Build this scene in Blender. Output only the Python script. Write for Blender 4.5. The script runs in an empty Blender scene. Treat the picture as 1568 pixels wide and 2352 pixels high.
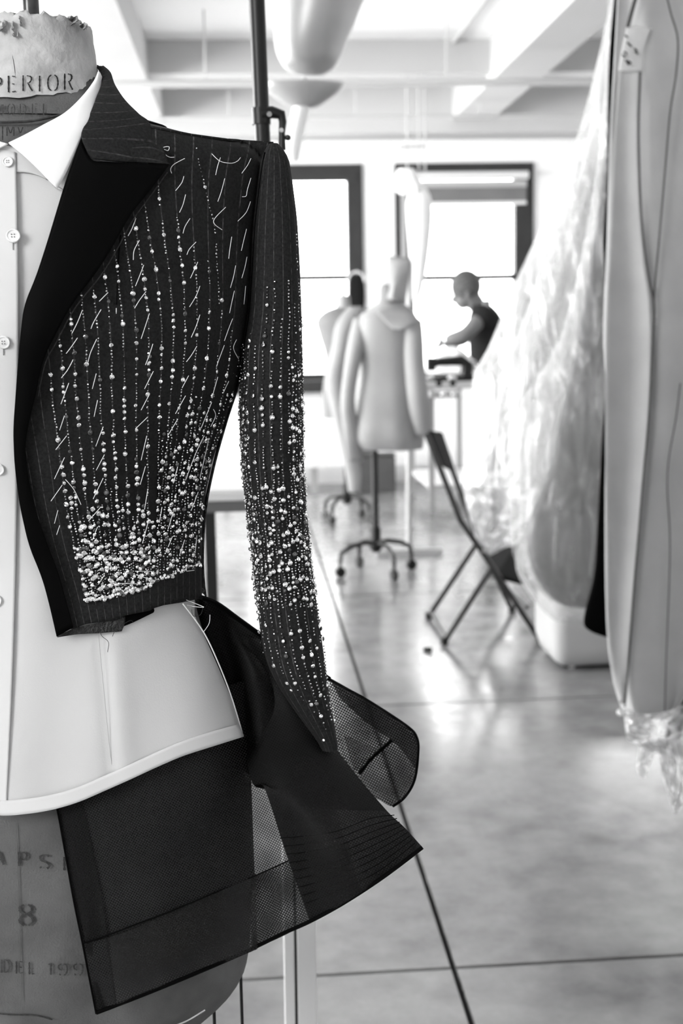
import bpy, bmesh, math, random
from mathutils import Vector, Matrix
rnd = random.Random(7)
PI = math.pi
SC = bpy.context.scene
COL = SC.collection

# ---------------------------------------------------------------- camera
F = 2900.0; CX, CY = 784.0, 1176.0; CAMZ = 1.25
yc = Vector((-224, 426, -F)).normalized()
xc_ = Vector((1, .03, 0)); xc_.z = -(xc_.x*yc.x + xc_.y*yc.y)/yc.z; xc_.normalize()
zc = xc_.cross(yc).normalized()
W2C = Matrix((( xc_.x, yc.x, zc.x), (xc_.y, yc.y, zc.y), (xc_.z, yc.z, zc.z)))
C2W = W2C.transposed()
CAM = Vector((0, 0, CAMZ))
cd = bpy.data.cameras.new('camera'); cam = bpy.data.objects.new('camera', cd); COL.objects.link(cam)
cam.matrix_world = Matrix.Translation(CAM) @ C2W.to_4x4()
cd.sensor_fit = 'VERTICAL'; cd.sensor_height = 36.0; cd.lens = F/2352*36.0
cd.clip_start = .05; cd.clip_end = 200
cd.dof.use_dof = True; cd.dof.focus_distance = 1.03; cd.dof.aperture_fstop = 8.0
SC.camera = cam
# ---------------------------------------------------------------- world, lights, exposure
W = bpy.data.worlds.new('world'); SC.world = W; W.use_nodes = True
W.node_tree.nodes['Background'].inputs[0].default_value = (1, 1, 1, 1)
W.node_tree.nodes['Background'].inputs[1].default_value = 4.7
def area(name, loc, target, size, sy, power):
    l = bpy.data.lights.new(name, 'AREA'); l.shape = 'RECTANGLE'; l.size = size; l.size_y = sy; l.energy = power
    o = bpy.data.objects.new(name, l); COL.objects.link(o); o.location = loc
    o.rotation_euler = (Vector(target)-Vector(loc)).to_track_quat('-Z', 'Y').to_euler()
    return o
area('window_light_side', (-2.2, -1.2, 2.2), (.0, 1.0, 1.2), 1.1, 1.1, 46)  # unseen area lamp added as key light on shirt and jacket
area('window_light_left', (-5.5, 6.0, 1.6), (1.0, 7.5, 2.0), 5.0, 2.4, 420)  # unseen area lamp added at far left to brighten the back room
SC.view_settings.view_transform = 'Standard'; SC.view_settings.look = 'None'
SC.view_settings.gamma = 1.0; SC.view_settings.use_curve_mapping = False
SC.view_settings.exposure = 1.0
SC.cycles.use_denoising = True
SC.cycles.max_bounces = 10; SC.cycles.transparent_max_bounces = 24
SC.cycles.caustics_reflective = False; SC.cycles.caustics_refractive = False

# ---------------------------------------------------------------- pixel -> world helpers
def ray(px, py):
    return C2W @ Vector(((px-CX)/F, -(py-CY)/F, -1.0))
def at(px, py, Y):
    d = ray(px, py); return CAM + d*(Y/d.y)
def atf(px, py, z=0.0):
    d = ray(px, py); return CAM + d*((z-CAMZ)/d.z)

# ---------------------------------------------------------------- materials
def mat(name, v, rough=.6, spec=.4, metal=0, noise=0, nscale=8, bump=0, bscale=60, alpha=None, trans=0, sheen=0):
    m = bpy.data.materials.new(name); m.use_nodes = True; nt = m.node_tree; b = nt.nodes['Principled BSDF']
    b.inputs['Base Color'].default_value = (v, v, v, 1)
    b.inputs['Roughness'].default_value = rough; b.inputs['Metallic'].default_value = metal
    b.inputs['Specular IOR Level'].default_value = spec
    if sheen: b.inputs['Sheen Weight'].default_value = sheen
    if trans: b.inputs['Transmission Weight'].default_value = trans
    tc = nt.nodes.new('ShaderNodeTexCoord')
    if noise:
        n = nt.nodes.new('ShaderNodeTexNoise'); n.inputs['Scale'].default_value = nscale; n.inputs['Detail'].default_value = 6
        nt.links.new(tc.outputs['Object'], n.inputs['Vector'])
        r = nt.nodes.new('ShaderNodeMapRange'); r.inputs[1].default_value = .25; r.inputs[2].default_value = .75
        r.inputs[3].default_value = max(0, v*(1-noise)); r.inputs[4].default_value = min(1, v*(1+noise))
        nt.links.new(n.outputs['Fac'], r.inputs[0]); nt.links.new(r.outputs[0], b.inputs['Base Color'])
    if bump:
        n2 = nt.nodes.new('ShaderNodeTexNoise'); n2.inputs['Scale'].default_value = bscale; n2.inputs['Detail'].default_value = 4
        nt.links.new(tc.outputs['Object'], n2.inputs['Vector'])
        bp = nt.nodes.new('ShaderNodeBump'); bp.inputs['Strength'].default_value = bump; bp.inputs['Distance'].default_value = .01
        nt.links.new(n2.outputs['Fac'], bp.inputs['Height']); nt.links.new(bp.outputs[0], b.inputs['Normal'])
    if alpha is not None: b.inputs['Alpha'].default_value = alpha
    return m
def mth(nt, op, a, b=None, c=None, clamp=False):
    n = nt.nodes.new('ShaderNodeMath'); n.operation = op; n.use_clamp = clamp
    for i, q in enumerate((a, b, c)):
        if q is None: continue
        if isinstance(q, (int, float)): n.inputs[i].default_value = q
        else: nt.links.new(q, n.inputs[i])
    return n.outputs[0]
def stripe_mat(name, base, line, width, rough=.85):
    """wool with dotted pinstripes along integer values of uv.x"""
    m = mat(name, base, rough, .25, bump=.15, bscale=900); nt = m.node_tree; b = nt.nodes['Principled BSDF']
    uv = nt.nodes.new('ShaderNodeUVMap'); sp = nt.nodes.new('ShaderNodeSeparateXYZ'); nt.links.new(uv.outputs[0], sp.inputs[0])
    fr = mth(nt, 'FRACT', mth(nt, 'ADD', sp.outputs[0], .5)); d = mth(nt, 'ABSOLUTE', mth(nt, 'SUBTRACT', fr, .5))
    ln = mth(nt, 'LESS_THAN', d, width)
    dots = nt.nodes.new('ShaderNodeTexNoise'); dots.inputs['Scale'].default_value = 260; dots.inputs['Detail'].default_value = 3
    tc = nt.nodes.new('ShaderNodeTexCoord'); nt.links.new(tc.outputs['Object'], dots.inputs['Vector'])
    dd = mth(nt, 'MULTIPLY', mth(nt, 'SUBTRACT', dots.outputs['Fac'], .35), 3.0, clamp=True)
    fz = nt.nodes.new('ShaderNodeTexNoise'); fz.inputs['Scale'].default_value = 500; fz.inputs['Detail'].default_value = 4
    nt.links.new(tc.outputs['Object'], fz.inputs['Vector'])
    bs = mth(nt, 'MULTIPLY_ADD', mth(nt, 'SUBTRACT', fz.outputs['Fac'], .35), base*3.2, base*.5)
    v = mth(nt, 'MULTIPLY_ADD', mth(nt, 'MULTIPLY', ln, dd), line-base, bs)
    nt.links.new(v, b.inputs['Base Color'])
    return m
def mesh_fabric(name, v, freq, hole):
    """black net: uv in metres, holes transparent"""
    m = mat(name, v, .7, .12); nt = m.node_tree; b = nt.nodes['Principled BSDF']
    uv = nt.nodes.new('ShaderNodeUVMap'); sp = nt.nodes.new('ShaderNodeSeparateXYZ'); nt.links.new(uv.outputs[0], sp.inputs[0])
    a = mth(nt, 'ADD', sp.outputs[0], mth(nt, 'MULTIPLY', sp.outputs[1], .55)); c = mth(nt, 'SUBTRACT', mth(nt, 'MULTIPLY', sp.outputs[0], .55), sp.outputs[1])
    s1 = mth(nt, 'ABSOLUTE', mth(nt, 'SINE', mth(nt, 'MULTIPLY', a, freq))); s2 = mth(nt, 'ABSOLUTE', mth(nt, 'SINE', mth(nt, 'MULTIPLY', c, freq)))
    p = mth(nt, 'MULTIPLY', s1, s2)
    n = nt.nodes.new('ShaderNodeTexNoise'); n.inputs['Scale'].default_value = 22; n.inputs['Detail'].default_value = 3
    tc = nt.nodes.new('ShaderNodeTexCoord'); nt.links.new(tc.outputs['Object'], n.inputs['Vector'])
    q = mth(nt, 'MULTIPLY', p, mth(nt, 'MULTIPLY_ADD', n.outputs['Fac'], hole*1.6, hole*.4))
    al = mth(nt, 'SUBTRACT', 1.0, q, clamp=True)
    nt.links.new(al, b.inputs['Alpha'])
    return m
M = {}
M['wool'] = stripe_mat('charcoal_pinstripe_wool', .0085, .085, .035)
M['wool_collar'] = stripe_mat('collar_pinstripe_wool', .0085, .055, .05)
M['satin'] = mat('black_satin', .0012, .6, .04)
M['lining'] = mat('lining_hatch', .02, .6, .4, noise=.9, nscale=300, bump=.6, bscale=500)
M['tulle_dense'] = mesh_fabric('black_mesh_dense', .006, 1500, .18)
M['tulle'] = mesh_fabric('black_mesh', .02, 1500, .62)
M['tulle_thin'] = mesh_fabric('black_mesh_single_layer', .006, 1600, .62)
M['tulle_edge'] = mat('black_bias_edge', .0015, .8, .05)
M['shirt'] = mat('white_shirting', .56, .75, .2, bump=.05, bscale=700, sheen=.1)
M['shirt_band'] = mat('white_shirting_double', .63, .75, .2)
M['collar'] = mat('white_collar', .86, .6, .3)
M['canvas'] = mat('form_canvas_grey', .12, .9, .15, noise=.28, nscale=22, bump=.2, bscale=600)
M['paper'] = mat('neck_papier_mache', .42, .85, .2, noise=.35, nscale=28, bump=.45, bscale=60)
M['stencil'] = mat('stencil_ink', .025, .8, .2, noise=.6, nscale=300)
M['stencil_faint'] = mat('stencil_ink_faded', .045, .85, .2, noise=.5, nscale=300)
M['metal'] = mat('worn_dark_steel', .045, .3, .5, metal=.6, noise=.6, nscale=90)
M['chrome'] = mat('bright_steel', .8, .18, .5, metal=1)
M['black'] = mat('black_enamel', .006, .4, .3)
M['blackmatte'] = mat('black_cloth', .002, .9, .02)
M['thread'] = mat('white_basting_cotton', .85, .7, .3)
M['thread_dark'] = mat('dark_loose_thread', .02, .7, .3)
M['button'] = mat('pearl_button', .75, .15, .7, noise=.2, nscale=120)
M['crystal'] = mat('clear_crystal', .9, .03, .9, metal=.95)
M['crystal_dark'] = mat('smoky_crystal', .12, .08, .9, metal=.7)  # dark share of the crystals: glitter contrast put into the colour
M['seed'] = mat('silver_seed_bead', .75, .08, .8, metal=.95)
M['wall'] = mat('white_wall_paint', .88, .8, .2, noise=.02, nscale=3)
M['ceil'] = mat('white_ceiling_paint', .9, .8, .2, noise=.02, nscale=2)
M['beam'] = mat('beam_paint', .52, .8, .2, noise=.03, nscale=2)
M['pipe'] = mat('painted_pipe', .5, .5, .4)
M['frame'] = mat('dark_window_frame', .025, .5, .4, noise=.2, nscale=10)
M['frame_light'] = mat('pale_guide_rail', .4, .5, .4)
M['blind'] = mat('grey_roller_blind', .17, .8, .2, noise=.1, nscale=6)
M['roller'] = mat('pale_blind_roller', .7, .6, .3)
M['lamp'] = mat('satin_aluminium', .4, .4, .5, metal=.5)
M['muslin'] = mat('calico_muslin', .33, .9, .1, noise=.08, nscale=6, bump=.1, bscale=200)
M['muslin_dark'] = mat('linen_form_cover', .2, .9, .1, noise=.08, nscale=8)
M['coat'] = mat('unbleached_coat_cloth', .40, .9, .1, noise=.12, nscale=7, bump=.15, bscale=60)
M['tape'] = mat('grey_front_facing', .33, .9, .1, noise=.1, nscale=10)
M['piping'] = mat('dark_piping', .06, .8, .2)
M['tag'] = mat('paper_tag', .6, .8, .2)
M['cardboard'] = mat('grey_cardboard', .08, .85, .2, noise=.1, nscale=8)
M['bin'] = mat('white_plastic', .66, .45, .4, noise=.03, nscale=5)
M['skin'] = mat('skin', .15, .5, .4, noise=.08, nscale=12)
M['hair'] = mat('short_dark_hair', .09, .7, .3, noise=.5, nscale=60, bump=.6, bscale=200)
M['tee'] = mat('dark_tee_shirt', .02, .9, .1, noise=.15, nscale=10)
M['trouser'] = mat('dark_trousers', .03, .9, .1)
M['seat'] = mat('dark_seat_panel', .012, .9, .08)
M['tube'] = mat('grey_chair_tube', .03, .3, .5, metal=.5)
M['whitecloth'] = mat('white_cloth_heap', .85, .85, .2)
M['tabletop'] = mat('pale_laminate', .62, .35, .4, noise=.04, nscale=4)
M['tableedge'] = mat('grey_table_edge', .12, .6, .3)
M['joint'] = mat('floor_joint_shadow_gap', .03, .9, .1)  # dark bed that shows in the floor joints
M['greycloth'] = mat('grey_cloth', .12, .9, .1, noise=.15, nscale=5)
M['gown'] = mat('white_gown_net', .55, .8, .2, noise=.12, nscale=7, bump=.8, bscale=14)

def concrete():
    m = mat('polished_concrete', .3, .3, .85); nt = m.node_tree; b = nt.nodes['Principled BSDF']
    tc = nt.nodes.new('ShaderNodeTexCoord')
    g = nt.nodes.new('ShaderNodeNewGeometry')
    n1 = nt.nodes.new('ShaderNodeTexNoise'); n1.inputs['Scale'].default_value = 1.3; n1.inputs['Detail'].default_value = 7; n1.inputs['Distortion'].default_value = .8
    n2 = nt.nodes.new('ShaderNodeTexNoise'); n2.inputs['Scale'].default_value = 9; n2.inputs['Detail'].default_value = 9; n2.inputs['Roughness'].default_value = .65
    for n in (n1, n2): nt.links.new(g.outputs['Position'], n.inputs['Vector'])
    s = mth(nt, 'ADD', mth(nt, 'MULTIPLY', n1.outputs['Fac'], .6), mth(nt, 'MULTIPLY', n2.outputs['Fac'], .4))
    r = nt.nodes.new('ShaderNodeMapRange'); r.inputs[1].default_value = .34; r.inputs[2].default_value = .66; r.inputs[3].default_value = .13; r.inputs[4].default_value = .31
    nt.links.new(s, r.inputs[0]); nt.links.new(r.outputs[0], b.inputs['Base Color'])
    rr = nt.nodes.new('ShaderNodeMapRange'); rr.inputs[1].default_value = .3; rr.inputs[2].default_value = .7; rr.inputs[3].default_value = .14; rr.inputs[4].default_value = .26
    nt.links.new(n2.outputs['Fac'], rr.inputs[0]); nt.links.new(rr.outputs[0], b.inputs['Roughness'])
    return m
M['concrete'] = concrete()
def plastic():
    m = bpy.data.materials.new('clear_plastic_film'); m.use_nodes = True; nt = m.node_tree; nt.nodes.clear()
    out = nt.nodes.new('ShaderNodeOutputMaterial')
    tr = nt.nodes.new('ShaderNodeBsdfTransparent'); tl = nt.nodes.new('ShaderNodeBsdfTranslucent'); df = nt.nodes.new('ShaderNodeBsdfDiffuse')
    gl = nt.nodes.new('ShaderNodeBsdfGlossy'); gl.inputs['Roughness'].default_value = .22
    for q in (tl, df): q.inputs['Color'].default_value = (.8, .8, .8, 1)
    tc = nt.nodes.new('ShaderNodeTexCoord'); mp = nt.nodes.new('ShaderNodeMapping'); mp.inputs['Scale'].default_value = (9, 9, 1.6)
    nt.links.new(tc.outputs['Object'], mp.inputs['Vector'])
    n = nt.nodes.new('ShaderNodeTexNoise'); n.inputs['Scale'].default_value = 2.2; n.inputs['Detail'].default_value = 5; n.inputs['Distortion'].default_value = 1.2
    nt.links.new(mp.outputs[0], n.inputs['Vector'])
    bp = nt.nodes.new('ShaderNodeBump'); bp.inputs['Strength'].default_value = .9; bp.inputs['Distance'].default_value = .04
    nt.links.new(n.outputs['Fac'], bp.inputs['Height'])
    for q in (tl, df, gl): nt.links.new(bp.outputs[0], q.inputs['Normal'])
    m1 = nt.nodes.new('ShaderNodeMixShader'); m1.inputs[0].default_value = .5; nt.links.new(tl.outputs[0], m1.inputs[1]); nt.links.new(df.outputs[0], m1.inputs[2])
    m2 = nt.nodes.new('ShaderNodeMixShader'); m2.inputs[0].default_value = .22; nt.links.new(m1.outputs[0], m2.inputs[1]); nt.links.new(gl.outputs[0], m2.inputs[2])
    m3 = nt.nodes.new('ShaderNodeMixShader')
    f = mth(nt, 'MULTIPLY_ADD', n.outputs['Fac'], 1.0, -.08, clamp=True)
    nt.links.new(f, m3.inputs[0]); nt.links.new(tr.outputs[0], m3.inputs[1]); nt.links.new(m2.outputs[0], m3.inputs[2])
    nt.links.new(m3.outputs[0], out.inputs['Surface'])
    return m
M['film'] = plastic()
M['film_thin'] = M['film'].copy(); M['film_thin'].name = 'thin_plastic_film'
for n_ in M['film_thin'].node_tree.nodes:
    if n_.type == 'MATH': n_.inputs[1].default_value = .8; n_.inputs[2].default_value = -.14
M['film_dense'] = M['film'].copy(); M['film_dense'].name = 'crumpled_plastic_film'
for n_ in M['film_dense'].node_tree.nodes:
    if n_.type == 'MATH': n_.inputs[1].default_value = 1.3; n_.inputs[2].default_value = .02
def glass():
    m = bpy.data.materials.new('window_glass'); m.use_nodes = True; nt = m.node_tree; nt.nodes.clear()
    out = nt.nodes.new('ShaderNodeOutputMaterial'); tr = nt.nodes.new('ShaderNodeBsdfTransparent'); gl = nt.nodes.new('ShaderNodeBsdfGlossy'); gl.inputs['Roughness'].default_value = .02
    mx = nt.nodes.new('ShaderNodeMixShader'); mx.inputs[0].default_value = .05
    nt.links.new(tr.outputs[0], mx.inputs[1]); nt.links.new(gl.outputs[0], mx.inputs[2]); nt.links.new(mx.outputs[0], out.inputs['Surface'])
    return m
M['glass'] = glass()

# ---------------------------------------------------------------- mesh helpers
class MB:
    def __init__(s): s.v = []; s.f = []; s.uv = None
    def add(s, vs, fs):
        o = len(s.v); s.v += [tuple(v) for v in vs]; s.f += [tuple(i+o for i in f) for f in fs]; return s
    def box(s, c, d, rot=None):
        vs = [Vector((x*d[0]/2, y*d[1]/2, z*d[2]/2)) for x in (-1, 1) for y in (-1, 1) for z in (-1, 1)]
        if rot: vs = [rot @ v for v in vs]
        return s.add([v+Vector(c) for v in vs], [(0,1,3,2), (4,6,7,5), (0,4,5,1), (2,3,7,6), (0,2,6,4), (1,5,7,3)])
    def bx(s, x0, x1, y0, y1, z0, z1): return s.box(((x0+x1)/2, (y0+y1)/2, (z0+z1)/2), (x1-x0, y1-y0, z1-z0))
    def tube(s, pts, r, n=10, cap=True):
        pts = [Vector(p) for p in pts]; k = len(pts); rs = r if isinstance(r, (list, tuple)) else [r]*k
        vs = []; fs = []; prev = None
        for i, p in enumerate(pts):
            t = (pts[min(i+1, k-1)]-pts[max(i-1, 0)]).normalized()
            if prev is None:
                a = Vector((0, 0, 1)) if abs(t.z) < .9 else Vector((1, 0, 0)); u = t.cross(a).normalized()
            else: u = (prev-t*prev.dot(t)).normalized()
            prev = u; w = t.cross(u)
            for j in range(n):
                q = 2*PI*j/n; vs.append(p+(u*math.cos(q)+w*math.sin(q))*rs[i])
        for i in range(k-1):
            for j in range(n):
                fs.append((i*n+j, i*n+(j+1) % n, (i+1)*n+(j+1) % n, (i+1)*n+j))
        if cap: fs += [tuple(reversed(range(n))), tuple(range((k-1)*n, k*n))]
        return s.add(vs, fs)
    def rings(s, rings, closed=True, cap=True):
        n = len(rings[0]); vs = [p for r in rings for p in r]; fs = []
        for i in range(len(rings)-1):
            for j in range(n if closed else n-1):
                fs.append((i*n+j, i*n+(j+1) % n, (i+1)*n+(j+1) % n, (i+1)*n+j))
        if cap and closed: fs += [tuple(reversed(range(n))), tuple(range((len(rings)-1)*n, len(rings)*n))]
        return s.add(vs, fs)
    def sphere(s, c, r, sc=(1, 1, 1), nu=16, nv=10):
        c = Vector(c); R = []
        for i in range(nv+1):
            a = PI*i/nv; a = max(.02, min(PI-.02, a))
            R.append([c+Vector((math.sin(a)*math.cos(2*PI*j/nu)*r*sc[0], math.sin(a)*math.sin(2*PI*j/nu)*r*sc[1], math.cos(a)*r*sc[2])) for j in range(nu)])
        return s.rings(R)
def obj(name, mb, m, parent=None, smooth=True, bevel=0, solid=0, uv=None, sub=0):
    me = bpy.data.meshes.new(name)
    if isinstance(mb, MB):
        org = Vector((0, 0, 0))
        me.from_pydata(mb.v, [], mb.f)
        bm = bmesh.new(); bm.from_mesh(me)
        if uv is None: bmesh.ops.recalc_face_normals(bm, faces=bm.faces)
        bm.to_mesh(me); bm.free()
        if uv is not None:
            l = me.uv_layers.new(name='UVMap')
            for lp in me.loops: l.data[lp.index].uv = uv[lp.vertex_index]
    else: me = mb
    me.materials.append(m)
    if smooth and len(me.polygons):
        me.polygons.foreach_set('use_smooth', [True]*len(me.polygons))
        try: me.set_sharp_from_angle(angle=math.radians(42))
        except Exception: pass
    o = bpy.data.objects.new(name, me); COL.objects.link(o)
    if parent: o.parent = parent; o.matrix_parent_inverse = parent.matrix_world.inverted() if False else Matrix.Translation(-parent.location)
    if bevel:
        b = o.modifiers.new('bevel', 'BEVEL'); b.width = bevel; b.segments = 2; b.limit_method = 'ANGLE'
    if sub:
        q = o.modifiers.new('subdivision', 'SUBSURF'); q.levels = sub; q.render_levels = sub
    if solid:
        q = o.modifiers.new('solidify', 'SOLIDIFY'); q.thickness = solid; q.offset = 0
    return o
def tag(o, label=None, cat=None, group=None, kind=None):
    if label: o['label'] = label
    if cat: o['category'] = cat
    if group: o['group'] = group
    if kind: o['kind'] = kind
    return o
def thing(name, label, cat, loc=(0, 0, 0), group=None):
    o = bpy.data.objects.new(name, None); COL.objects.link(o); o.location = loc; o.empty_display_size = .05
    return tag(o, label, cat, group)
def lab(o, l): o['label'] = l; return o
def cr(pts, t):
    """Catmull-Rom through pts (tuples), t in 0..1"""
    n = len(pts)-1
    if n == 0: return pts[0]
    x = max(0, min(1, t))*n; i = min(int(x), n-1); f = x-i
    p0 = pts[max(i-1, 0)]; p1 = pts[i]; p2 = pts[i+1]; p3 = pts[min(i+2, n)]
    return tuple(.5*((2*b)+(-a+c)*f+(2*a-5*b+4*c-d)*f*f+(-a+3*b-3*c+d)*f**3) for a, b, c, d in zip(p0, p1, p2, p3))
def lin(tab, y):
    """piecewise-linear table [(y, x)...]"""
    if y <= tab[0][0]: return tab[0][1]
    for (a, p), (b, q) in zip(tab, tab[1:]):
        if y <= b: return p+(q-p)*(y-a)/(b-a)
    return tab[-1][1]
def smo(tab, y):
    """smooth table lookup: average of a few linear samples"""
    return sum(lin(tab, y+d) for d in (-24, -12, 0, 12, 24))/5
def grid_mesh(P, closed=False):
    nv = len(P); nu = len(P[0]); mb = MB()
    fs = []
    for i in range(nv-1):
        for j in range(nu-1): fs.append((i*nu+j, i*nu+j+1, (i+1)*nu+j+1, (i+1)*nu+j))
    mb.add([p for r in P for p in r], fs); return mb
def sheet(name, rows, nu, nv, m, parent=None, solid=.0012, fold=None, uvs=1.0, posf=None):
    """cloth through rows of (px, py, Y) control points; fold(u, v) shifts depth"""
    P = []; UV = []
    for i in range(nv+1):
        v = i/nv
        R = []
        for j in range(nu+1):
            u = j/nu
            c = cr([cr(r, u) for r in rows], v)
            Y = c[2]+(fold(u, v) if fold else 0)
            R.append(posf(c[0], c[1], Y) if posf else at(c[0], c[1], Y)); UV.append((c[0]/2900*uvs, c[1]/2900*uvs))
        P.append(R)
    return obj(name, grid_mesh(P), m, parent, uv=UV, solid=solid)
def loft(name, rows, m, parent=None, n=32, mrows=None, ratio=.7, fold=0, fk=9, ph=0, cap=True, solid=0, fgrow=True):
    """closed elliptical rings through rows (pxL, pxR, py, Y[, ratio])"""
    k = mrows or len(rows)*4; R = []
    rows = [tuple(r)+((ratio,) if len(r) == 4 else ()) for r in rows]
    for i in range(k+1):
        t = i/k; a = cr(rows, t); L = at(a[0], a[2], a[3]); Q = at(a[1], a[2], a[3]); c = (L+Q)/2; h = (Q-L).length/2; ux = (Q-L).normalized()
        uy = Vector((-ux.y, ux.x, 0)).normalized(); ring = []
        for j in range(n):
            q = 2*PI*j/n
            w = 1+fold*(t if fgrow else 1)*(math.sin(fk*q+ph+t*1.5)+.5*math.sin((fk*2-3)*q+ph*2-t*2))
            ring.append(c+ux*math.cos(q)*h*w+uy*math.sin(q)*h*a[4]*w)
        R.append(ring)
    return obj(name, MB().rings(R, cap=cap), m, parent, solid=solid)

# ================================================================ THE SETTING
YW = 10.0; ZC = 3.0; ZB = 2.74
# floor: dark bed, slabs with sawn joints
fl = MB().bx(-7, 5.2, -2.5, YW+.2, -.12, -.012)
floor = tag(obj('floor', fl, M['joint'], smooth=False), kind='structure')
jx = atf(1060, 2280).x; jy1 = atf(1060, 2222).y; jy2 = atf(1060, 1613).y; D = jy2-jy1
xs = [jx-3*1.9-1.3, jx-2*1.9, jx-1.9, jx, jx+1.9, 5.2]; ys = [-2.5, jy1-D, jy1, jy2, jy2+D, jy2+2*D, jy2+3*D]
ys = [y for y in ys if y < YW]+[YW]
g = .006
for i in range(len(xs)-1):
    for j in range(len(ys)-1):
        if ys[j+1]-ys[j] < .05: continue
        s = obj('floor_slab', MB().bx(xs[i]+g, xs[i+1]-g, ys[j]+g, ys[j+1]-g, -.012, 0), M['concrete'], floor, smooth=False)
# far wall with two window openings
def X(px, Y=YW, py=600): return at(px, py, Y).x
def Z(py, px=1060, Y=YW): return at(px, py, Y).z
zs = Z(872, 760); zt1 = Z(380, 750); zt = Z(375, 1065)
w1 = (X(520), X(834)); w2 = (X(908), X(1223)); w3 = (X(1330), X(1660))
wb = MB()
T = .25
wb.bx(-7, 5.2, YW, YW+T, 0, zs); wb.bx(-7, 5.2, YW, YW+T, zt, ZC)
for a, b in ((-7, X(60)), (X(400), w1[0]), (w1[1], w2[0]), (w2[1], w3[0]), (w3[1], 5.2)):
    wb.bx(a, b, YW, YW+T, zs, zt)
tag(obj('wall_back', wb, M['wall'], smooth=False), kind='structure')
tag(obj('wall_right', MB().bx(5.2, 5.4, -2.5, YW+T, 0, ZC), M['wall'], smooth=False), kind='structure')
ce = MB().bx(-7.2, 5.4, -2.7, YW+T, ZC, ZC+.1)
tag(obj('ceiling', ce, M['ceil'], smooth=False), kind='structure')
tn = 0
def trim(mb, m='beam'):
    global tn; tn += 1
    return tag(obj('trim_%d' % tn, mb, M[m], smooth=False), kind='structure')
bl = X(1315, 1, 0)   # unused guard
def bx_at(px, py, z): # x of a point on plane z
    d = ray(px, py); k = (z-CAMZ)/d.z; return d.x*k
xr0 = bx_at(1148, 167, ZB); xr1 = bx_at(1257, 167, ZB); xl1 = bx_at(340, 190, ZB)
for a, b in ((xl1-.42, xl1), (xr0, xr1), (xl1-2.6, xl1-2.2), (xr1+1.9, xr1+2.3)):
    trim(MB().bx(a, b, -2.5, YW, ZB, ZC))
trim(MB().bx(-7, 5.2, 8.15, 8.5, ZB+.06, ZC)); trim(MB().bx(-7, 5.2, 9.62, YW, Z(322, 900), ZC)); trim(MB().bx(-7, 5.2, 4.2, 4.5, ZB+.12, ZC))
tag(obj('baseboard_back', MB().bx(-7, 5.2, YW-.03, YW, 0, .14), M['wall'], smooth=False), kind='structure')
# near walls that shut the sky out round the camera; tall openings further down the left side
tag(obj('wall_left', MB().bx(-7.2, -7, -2.5, 2.6, 0, ZC), M['wall'], smooth=False), kind='structure')
tag(obj('wall_front', MB().bx(-7.2, 5.4, -2.7, -2.5, 0, ZC), M['wall'], smooth=False), kind='structure')
# window joinery, one object each
def window(n, a, b, wide):
    w = bpy.data.objects.new('window_%d' % n, None); COL.objects.link(w); w.location = ((a+b)/2, YW, zs); w['kind'] = 'structure'
    y0, y1 = YW-.02, YW+.09
    pw = .145 if wide else .12
    top = zt
    def part(nm, mb, m): return obj(nm, mb, M[m], w, smooth=False)
    part('top_rail', MB().bx(a, b, y0, y1, top-.075, top), 'frame')
    part('right_stile', MB().bx(b-pw, b, y0, y1, zs, top-.075), 'frame')
    part('left_stile', MB().bx(a, a+pw, y0, y1, zs, top-.075), 'frame')
    if wide:
        part('guide_rail', MB().bx(a+.042, a+.082, y0-.012, y0, zs, top-.24), 'frame_light')
    zm = Z(637, (1060 if n == 2 else 760))
    part('meeting_rail', MB().bx(a+pw, b-pw, y0+.02, y1, zm-.022, zm+.022), 'frame')
    part('bottom_rail', MB().bx(a+pw, b-pw, y0, y1, zs, zs+.05), 'frame')
    part('glass_pane', MB().bx(a+pw, b-pw, YW+.05, YW+.055, zm, top-.075), 'glass')
    part('glass_pane', MB().bx(a+pw, b-pw, YW+.05, YW+.055, zs+.05, zm), 'glass')
    if wide and n == 2:
        rz = Z(405); part('blind_roller', MB().tube([(a+.14, y0-.03, rz), (b-.05, y0-.03, rz)], .032, 14), 'roller')
        part('blind_valance', MB().bx(a+.14, b-.06, y0-.03, y0-.005, Z(432), Z(417)), 'frame_light')
        part('roller_blind', MB().bx(a+.14, b-.06, y0-.015, y0-.008, Z(466), Z(428)), 'blind')
        part('blind_hem_bar', MB().bx(a+.14, b-.06, y0-.022, y0-.004, Z(472), Z(464)), 'roller')
    else:
        part('roller_blind', MB().bx(a+.05, b-.05, y0-.015, y0-.008, Z(418, 750), Z(395, 750)), 'frame')
    return w
window(1, w1[0], w1[1], False); window(2, w2[0], w2[1], True); window(3, w3[0], w3[1], False); window(4, X(60), X(400), False)
sl = MB().bx(X(400), X(750), YW-.16, YW, zs-.09, zs)
tag(obj('trim_20', sl, M['frame'], smooth=False), kind='structure')
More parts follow.
